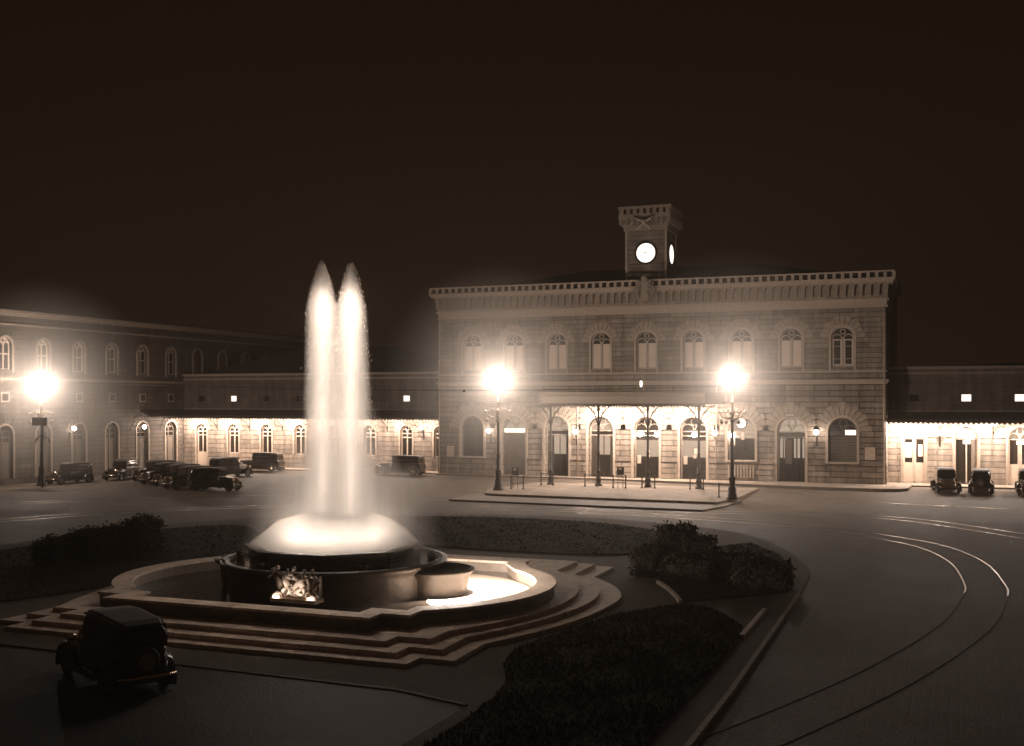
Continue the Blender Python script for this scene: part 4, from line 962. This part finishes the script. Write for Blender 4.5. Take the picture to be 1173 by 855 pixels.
# ================================================================== CARS (1930s saloons)
def car_parts(T,body,L=4.3,spare=True,tour=False,s=1.0):
    hl=L/2; wx1,wx2=hl-.72,-hl+.78; wr=.36; hw=.62
    def loft(secs,name,m,parent,bev=0):
        # sec: x, half width bottom, half width top, z0, z1, round
        b=MB(); k=10; vs=[]; 
        for (x,wb,wt,z0,z1,rd) in secs:
            P=[(-wb,z0),(-wb-.01,z0+(z1-z0)*.5),(-wt,z1-rd),(-wt+rd*.3,z1-rd*.3),(-wt+rd,z1),(wt-rd,z1),(wt-rd*.3,z1-rd*.3),(wt,z1-rd),(wb+.01,z0+(z1-z0)*.5),(wb,z0)]
            vs+=[(x,y,z) for y,z in P]
        n=len(secs); fs=[tuple(range(k-1,-1,-1)),tuple((n-1)*k+i for i in range(k))]
        for i in range(n-1):
            for j in range(k): fs.append((i*k+j,i*k+(j+1)%k,(i+1)*k+(j+1)%k,(i+1)*k+j))
        b.add(vs,fs); return b.build(name,m,parent)
    bd=loft([(-hl+.12,.50,.48,.5,.95,.05),(-hl+.25,.60,.60,.42,1.08,.06),(-.9,.68,.68,.38,1.12,.05),(.45,.68,.66,.38,1.12,.05),(.62,.62,.56,.38,1.10,.10),(hl-.55,.42,.34,.42,1.02,.12),(hl-.5,.42,.34,.42,1.02,.12)],'body',body,T)
    loft([(hl-.5,.40,.33,.44,1.04,.10),(hl-.40,.40,.33,.44,1.05,.10)],'radiator_shell',M['chrome'],T)
    b=MB()
    for k in range(9): b.box(hl-.395,hl-.385,-.29+k*.0725-.012,-.29+k*.0725+.012,.52,.95)
    b.build('grille',M['iron'],T)
    xr=-hl+.28
    cb=loft([(xr,.60,.52,1.10,1.60,.10),(xr+.2,.64,.58,1.10,1.70,.10),(-.2,.66,.60,1.10,1.74,.10),(.35,.64,.58,1.10,1.70,.08),(.48,.63,.56,1.10,1.64,.06)],'cabin',body,T)
    loft([(xr-.02,.50,.46,1.60,1.68,.04),(xr+.2,.57,.52,1.66,1.755,.05),(-.2,.59,.54,1.7,1.80,.05),(.4,.58,.53,1.66,1.765,.05),(.62,.56,.52,1.62,1.67,.03)],'roof',M['carroof'],T)
    for sd in (-1,1):
        for (xa,xb) in ((xr+.16,xr+.55),(xr+.62,-.32),(-.25,.36)):
            b=MB(); y0=sd*.672; y1=sd*.632
            b.add([(xa,y0,1.16),(xb,y0,1.16),(xb,y1,1.60),(xa,y1,1.60),(xa,y0*.98,1.16),(xb,y0*.98,1.16),(xb,y1*.98,1.60),(xa,y1*.98,1.60)],[(0,1,2,3),(4,7,6,5),(0,4,5,1),(3,2,6,7)]); b.build('side_window',M['carglass'],T)
    b=MB(); b.add([(.505,-.54,1.16),(.505,.54,1.16),(.485,.5,1.60),(.485,-.5,1.60)],[(0,1,2,3)]); b.build('windscreen',M['carglass'],T)
    b=MB(); b.add([(xr-.012,-.34,1.24),(xr-.012,.34,1.24),(xr-.008,.32,1.5),(xr-.008,-.32,1.5)],[(0,3,2,1)]); b.build('rear_window',M['carglass'],T)
    for sd in (-1,1):   # wings (mudguards) and running board
        for wx,a0,a1,ext in ((wx1,-15,175,1),(wx2,10,200,0)):
            pts=[(wx+.46*math.cos(R(a)),.36+.46*math.sin(R(a))) for a in range(a0,a1+1,19)]
            if ext: pts=pts+[(wx-.62,.34),(wx-.8,.30)]
            n=len(pts); vs=[]
            for x,z in pts: vs+=[(x,sd*.58,z),(x,sd*.70,z+.03),(x,sd*.84,z-.01),(x,sd*.86,z-.08),(x,sd*.58,z-.04)]
            fs=[(i*5+j,i*5+(j+1)%5,i*5+5+(j+1)%5,i*5+5+j) for i in range(n-1) for j in range(5)]+[(0,1,2,3,4),tuple((n-1)*5+j for j in (4,3,2,1,0))]
            MB().add(vs,fs,True).build('mudguard',body,T)
        MB().box(wx2+.45,wx1-.75,sd*.64 if sd>0 else -.86,sd*.86 if sd>0 else -.64,.29,.33).build('running_board',M['rubber'],T)
        for wx in (wx1,wx2):
            pr=[(wr-.12,-.07),(wr-.03,-.08),(wr,-.04),(wr,.04),(wr-.03,.08),(wr-.12,.07)]
            def disc(prof,seg=20):
                m=MB(); m.lathe(prof,(0,0,0),seg); m.v=[(wx+x,sd*.70+z,.36+y) for x,y,z in m.v]; return m
            t=disc(pr).build('wheel',M['rubber'],T)
            disc([(.001,.06),(.06,.07),(.08,.03),(wr-.13,.05),(wr-.11,.08)] if sd>0 else [(.001,-.06),(.06,-.07),(.08,-.03),(wr-.13,-.05),(wr-.11,-.08)]).build('rim',M['cardark'] if body is not M['cardark'] else M['chrome'],t)
        h=MB(); h.lathe([(.001,-.12),(.07,-.1),(.12,-.02),(.125,.02),(.11,.03),(.001,.035)],(0,0,0),14); h.v=[(hl-.42+z,sd*.50+x,.86+y) for x,y,z in h.v]; H_=h.build('headlight',M['chrome'],T)
    MB().tube([(hl-.05,-.74,.5),(hl+.05,-.5,.5),(hl+.06,.5,.5),(hl-.05,.74,.5)],.035,6).build('bumper',M['chrome'],T)
    MB().tube([(-hl-.0,-.7,.5),(-hl-.1,-.5,.5),(-hl-.1,.5,.5),(-hl-.0,.7,.5)],.035,6).build('rear_bumper',M['chrome'],T)
    if spare:
        m=MB(); m.lathe([(.20,-.07),(.31,-.08),(.34,0),(.31,.08),(.2,.07)],(0,0,0),20); m.v=[(-hl+.06+z,x,.84+y) for x,y,z in m.v]; sw=m.build('spare_wheel',M['rubber'],T)
        m=MB(); m.lathe([(.001,0),(.2,.0)],(0,0,0),16); m.v=[(-hl-.02+z,x,.84+y) for x,y,z in m.v]; m.build('spare_hub',M['chrome'],sw)
    MB().box(-hl+.3,hl-.5,-.5,.5,.26,.42).build('chassis',M['iron'],T)
GC='old motor cars parked around the square'
car=thing('parked_car','','car',(0,0,0),GC); car_parts(car,M['carpaint'])
limo=thing('parked_car','','car',(0,0,0),GC); car_parts(limo,M['cardark'],L=5.0,spare=False)
def place(proto,x,y,deg,label,first=[]):
    z=gz(y)+.004
    if proto not in first:
        first.append(proto); proto.location=(x,y,z); proto.rotation_euler=(0,0,R(deg)); proto['label']=label; return proto
    return dup(proto,(x,y,z),R(deg),label)
place(car,-70.3,76.6,-97,'long-bonneted black saloon parked nearest the left lamp post and sign')
place(car,-69.0,81.6,-80,'black saloon parked between the long-bonneted car and the taxi rank')
for k,(x,y,a,lb) in enumerate([(-65.2,81.3,-112,'rearmost dark taxi of the slanting rank, by the side building'),
    (-62.6,79.2,-112,'second dark taxi from the far end of the slanting rank'),
    (-60.0,77.6,-112,'third dark taxi from the far end, in the middle of the rank'),
    (-57.4,75.6,-114,'dark taxi next to the broadside one at the near end of the rank'),
    ]): place(car,x,y,a,lb)
place(car,-54.0,74.6,8,'black saloon standing broadside at the near end of the taxi rank')
place(car,-60.9,86.2,75,'dark car with pale roof behind the taxi rank, seen from its rear')
place(limo,-61.9,92.4,180,'long grey limousine parked along the left wing under the awning')
place(limo,-47.0,92.2,180,'long dark limousine parked by the corner of the main building')
place(car,-1.0,90.3,-82,'black car facing the square in front of the right wing doorway')
place(car,1.45,90.4,88,'black car seen from behind, parked beside the one facing out')
place(car,4.6,90.4,-90,'black car cut off by the right edge of the picture')
place(car,-19.6,22.9,150,'big black saloon in deep shadow in the near left corner')

# ================================================================== HEDGES
def hedge(boxes,label,name='hedge',dens=260,group='clipped hedges of the garden beds'):
    cxh=sum((b[0]+b[1])/2 for b in boxes)/len(boxes); cyh=sum((b[2]+b[3])/2 for b in boxes)/len(boxes)
    T=thing(name,label,'hedge',(cxh,cyh,.05),group)
    core=MB(); lf=MB()
    for (x0,x1,y0,y1,z1) in boxes:
        core.box(x0+.1,x1-.1,y0+.1,y1-.1,.02,z1-.1)
        area=2*((x1-x0)+(y1-y0))*z1+(x1-x0)*(y1-y0)
        for _ in range(int(area*dens)):
            f=random.random()*area
            if f<(x1-x0)*(y1-y0): p=Vector((random.uniform(x0,x1),random.uniform(y0,y1),z1+random.gauss(0,.05)))
            else:
                z=random.uniform(.03,z1)
                if random.random()<(x1-x0)/((x1-x0)+(y1-y0)): p=Vector((random.uniform(x0,x1),random.choice((y0,y1))+random.gauss(0,.05),z))
                else: p=Vector((random.choice((x0,x1))+random.gauss(0,.05),random.uniform(y0,y1),z))
            p+=Vector((.08*math.sin(p.y*5),.08*math.sin(p.x*6+1),.05*math.sin(p.x*4+p.y*3)))
            a=Vector((random.gauss(0,1),random.gauss(0,1),random.gauss(0,1))).normalized(); b=a.cross(Vector((random.gauss(0,1),random.gauss(0,1),random.gauss(0,1)))).normalized()
            s=random.uniform(.025,.10); p+=Vector((random.gauss(0,.05),random.gauss(0,.05),abs(random.gauss(0,.09)) if random.random()<.3 else 0))
            lf.add([p-a*s,p+b*s*.5,p+a*s,p-b*s*.5],[(0,1,2,3)])
    core.build('branches',M['twig'],T); lf.build('foliage',M['leaf'],T)
hedge([(-12.0,-11.1,43.6,45.6,1.05),(-11.3,-10.0,44.8,46.2,1.85),(-10.0,-9.2,44.6,45.8,1.5)],'dark stepped clipped hedge block, tallest at its left end, on the right bed')
hedge([(-9.0,-7.6,43.4,44.6,1.05),(-7.7,-5.9,41.9,43.5,1.0),(-10.6,-8.9,42.6,45.7,.85)],'lower dark hedge running right from the stepped block to the bright kerb')
hedge([(-35.6,-33.9,38.6,41.2,1.3),(-33.9,-32.9,40.0,41.6,1.75),(-36.6,-35.4,37.6,39.4,1.0)],'dark rounded hedge clump on the bed left of the fountain')

# ================================================================== SMALL THINGS
# wall lanterns on the main building and wings
lan=thing('wall_lantern','','lantern',(0,0,0),'globe lanterns on wall brackets')
m=MB(); m.tube([(0,0,-.35),(0,-.15,-.5),(0,-.45,-.45),(0,-.6,-.25)],.035,8); m.tube([(0,0,-.9),(0,-.12,-.8),(0,-.05,-.55)],.03,6); m.box(-.08,.08,-.04,0,-1.1,-.2); m.build('bracket',M['iron'],lan)
MB().sphere((0,-.6,0),.19,12,8).build('globe',M['lantern'],lan)
MB().lathe([(.001,.28),(.06,.26),(.14,.17),(.1,.17)],(0,-.6,0),10).build('cap',M['iron'],lan)
def rlan(loc,rz,label,first=[]):
    if not first: first.append(1); lan.location=loc; lan.rotation_euler=(0,0,rz); lan['label']=label
    else: dup(lan,loc,rz,label)
rlan((-38.84,YF,4.35),0,'round globe lantern between the first two ground arches, nearest the left lamp post')
rlan((-30.8,YF,4.35),0,'round globe lantern on the pier just inside the canopy left end')
rlan((-18.74,YF,4.35),0,'round globe lantern on the pier near the canopy right end')
rlan((-10.66,YF,4.5),0,'round globe lantern between the last two arches of the main facade')
rlan((-46.68,96.5,4.5),0,'round globe lantern under the left wing awning above the dark limousine')
rlan((-73.8,80.3,4.55),R(90),'round globe lantern on the side building nearest the dark sign board')
rlan((-73.8,89.7,4.5),R(90),'round globe lantern on the side building near the awning corner')
rlan((-1.5,96.5,4.5),0,'round globe lantern under the right wing awning above the outward-facing car')
# pendants inside the arches
pen=thing('pendant_lamp','','lamp',(0,0,0),'pendant lamps hanging in the arches')
MB().tube([(0,0,0),(0,0,1.2)],.02,5).build('rod',M['iron'],pen); MB().sphere((0,0,0),.2,12,8).build('globe',M['lantern'],pen)
for k,(x,lb) in enumerate([(bayx(4)-.62,'left of two glowing pendants in the arch under the clock tower'),(bayx(4)+.85,'right of two glowing pendants in the arch under the clock tower'),
    (bayx(5)+.05,'single glowing pendant in the arch right of the clock tower arch'),(bayx(6)-.8,'single glowing pendant in the arch behind the right lamp post')]):
    loc=(x,YF+.25,4.15)
    if k==0: pen.location=loc; pen['label']=lb
    else: dup(pen,loc,0,lb)
# posters and notices
def panel(name,label,cat,x0,x1,y,z0,z1,m,fm='iron'):
    T=thing(name,label,cat,((x0+x1)/2,y,z0)); MB().box(x0,x1,y-.05,y-.01,z0,z1).build('board',M[fm],T); MB().box(x0+.05,x1-.05,y-.058,y-.052,z0+.05,z1-.05).build('sheet',M[m],T)
panel('poster','grey poster low on the wall at the left corner of the station','poster',-43.2,-42.35,YF,1.9,3.0,'poster')
panel('poster','pale poster on the wall at the right corner of the station','poster',-7.05,-6.15,YF,2.3,3.4,'poster')
panel('sign_plate','small pale name plate above the lit arch second from the right','sign',-13.15,-12.35,YF-.08,5.72,5.98,'paper')
panel('notice_sheet','white notice on the pier right of the second canopy column','notice',-20.65,-20.25,YF,2.5,3.1,'paper')
# sign post by the left lamp
T=thing('sign_board','dark rectangular sign board on a pole with a small arch, at the left edge','sign',(-69.0,72.0,0))
MB().box(-69.9,-68.4,71.95,72.05,5.0,5.65).build('board',M['iron'],T); MB().tube([(-68.95,72.1,0),(-68.95,72.1,5.6)],.06,8).build('pole',M['iron'],T)
MB().tube([(-68.95+.75*math.cos(R(a)),72.1,3.6+.6*math.sin(R(a))) for a in range(0,181,20)],.05,6).build('arch_bracket',M['iron'],T)
# railings round column feet
rl=thing('railing','','railing',(0,0,0),'low iron railings on the tram island')
for s in (-1,1): MB().lathe([(.09,0),(.09,.06),(.05,.1),(.045,.85),(.07,.9),(.055,1.0),(.001,1.06)],(s*.5,0,0),10).build('post',M['iron'],rl)
for z in (.45,.92): MB().tube([(-.5,0,z),(.5,0,z)],.022,6).build('rail',M['iron'],rl)
def place_rail(x,y,label,first=[]):
    if not first: first.append(1); rl.location=(x,y,.28); rl['label']=label
    else: dup(rl,(x,y,.28),0,label)
for k,(x,y,lb) in enumerate([(-31.4,81.2,'low railing beside the foot of the left lamp post'),(-30.55,85.6,'low railing at the foot of the leftmost canopy column'),(-26.9,85.6,'low railing at the foot of the second canopy column from the left'),
    (-24.4,84.9,'low railing enclosing the notice stand between the middle canopy columns'),(-22.3,85.6,'low railing at the foot of the third canopy column from the left'),(-18.55,85.6,'low railing at the foot of the rightmost canopy column'),(-15.1,79.2,'low railing at the foot of the right lamp post')]):
    place_rail(x,y,lb)
ns=thing('notice_stand','','notice stand',(0,0,0),'small notice boards on thin legs')
for s in (-1,1): MB().tube([(s*.2,0,0),(s*.2,0,1.5)],.022,6).build('leg',M['iron'],ns)
MB().box(-.27,.27,-.04,.04,1.0,1.6).build('board',M['iron'],ns); MB().box(-.14,.1,-.05,-.045,1.4,1.52).build('label_plate',M['paper'],ns)
ns.location=(-24.4,85.2,.28); ns['label']='small dark notice board on thin legs between the middle canopy columns'
dup(ns,(-31.7,81.6,.28),0,'small dark notice board on thin legs beside the left lamp post')
# hanging clock on the right lamp post
T=thing('hanging_clock','round white-faced clock hanging from the right lamp post arm','clock',(-14.0,77.9,5.35))
def vdisc(prof,c,seg=20):
    m=MB(); m.lathe(prof,(0,0,0),seg); m.v=[(c[0]+x,c[1]-z,c[2]+y) for x,y,z in m.v]; return m
ck=(-13.8,77.9,5.45)
vdisc([(.001,-.1),(.36,-.1),(.38,0),(.36,.1),(.32,.1)],ck).build('case',M['paleiron'],T)
vdisc([(.001,.095),(.32,.095)],ck).build('face',M['dial'],T)
MB().tube([(ck[0],ck[1]-.11,ck[2]),(ck[0]-.12,ck[1]-.11,ck[2]+.14)],.02,5).build('clock_hand',M['iron'],T)
MB().tube([(ck[0],ck[1],ck[2]+.36),(ck[0],ck[1],ck[2]+.6),(-14.35,78.0,6.05)],.03,6).build('hanger',M['paleiron'],T)
# small lantern on the canopy roof
T=thing('canopy_lantern','tiny glowing lantern standing on the canopy roof under the clock tower','lantern',(-24.85,93,7.6))
MB().lathe([(.05,0),(.04,.5),(.09,.55)],(-24.85,93,7.6),8).build('stem',M['iron'],T); MB().lathe([(.08,.55),(.13,.7),(.13,1.0),(.05,1.1)],(-24.85,93,7.6),10).build('glass',M['signband'],T); MB().lathe([(.14,1.1),(.001,1.3)],(-24.85,93,7.6),10).build('cap',M['iron'],T)
# catenary wire across the jets
T=thing('tram_wire','thin overhead tram wire crossing the square with a small insulator','wire',(-30,60,8.5))
P_=[(-75,80,8.6),(-55,74,8.1),(-40,70,7.75),(-25,74,7.75),(-14.2,78,8.0)]
MB().tube(catmull(P_,6),.018,4).build('wire',M['iron'],T); MB().sphere((-31.5,71.4,7.66),.09,8,6).build('insulator',M['iron'],T)

# ================================================================== HAZE BOX AND LAMP HALOS
def hazebox():
    m=bpy.data.materials.new('glow_haze'); m.use_nodes=True; t=m.node_tree; t.nodes.clear()
    o=t.nodes.new('ShaderNodeOutputMaterial'); v=t.nodes.new('ShaderNodeVolumePrincipled'); v.inputs['Density'].default_value=.0012; v.inputs['Color'].default_value=(.95,.8,.66,1); v.inputs['Anisotropy'].default_value=.2
    t.links.new(v.outputs[0],o.inputs['Volume'])
    tag(MB().box(-150,60,-8,160,-1,27).build('glow_haze',m,None),kind='stuff')
def halo(loc,Rh,d):  # ball of scatter added round a globe to imitate lens halation
    m=bpy.data.materials.new('lamp_halo'); m.use_nodes=True; t=m.node_tree; t.nodes.clear()
    o=t.nodes.new('ShaderNodeOutputMaterial'); v=t.nodes.new('ShaderNodeVolumePrincipled'); v.inputs['Color'].default_value=(1,.93,.86,1)
    tc=t.nodes.new('ShaderNodeTexCoord'); ln=t.nodes.new('ShaderNodeVectorMath'); ln.operation='LENGTH'; t.links.new(tc.outputs['Object'],ln.inputs[0])
    mr=t.nodes.new('ShaderNodeMapRange'); mr.inputs[1].default_value=0; mr.inputs[2].default_value=Rh; mr.inputs[3].default_value=1; mr.inputs[4].default_value=0
    pw=t.nodes.new('ShaderNodeMath'); pw.operation='POWER'; pw.inputs[1].default_value=1.0; ml=t.nodes.new('ShaderNodeMath'); ml.operation='MULTIPLY'; ml.inputs[1].default_value=d
    t.links.new(ln.outputs['Value'],mr.inputs[0]); t.links.new(mr.outputs[0],pw.inputs[0]); t.links.new(pw.outputs[0],ml.inputs[0]); t.links.new(ml.outputs[0],v.inputs['Density']); t.links.new(v.outputs[0],o.inputs['Volume'])
    tag(MB().sphere(loc,Rh,24,14).build('glow_haze',m,None,o=loc),kind='stuff')
hazebox()
for L in (L1,L2,L3): halo((L[0],L[1],L[2]+8.25),9.0,.062 if L is L1 else .08 if L is L3 else .040)
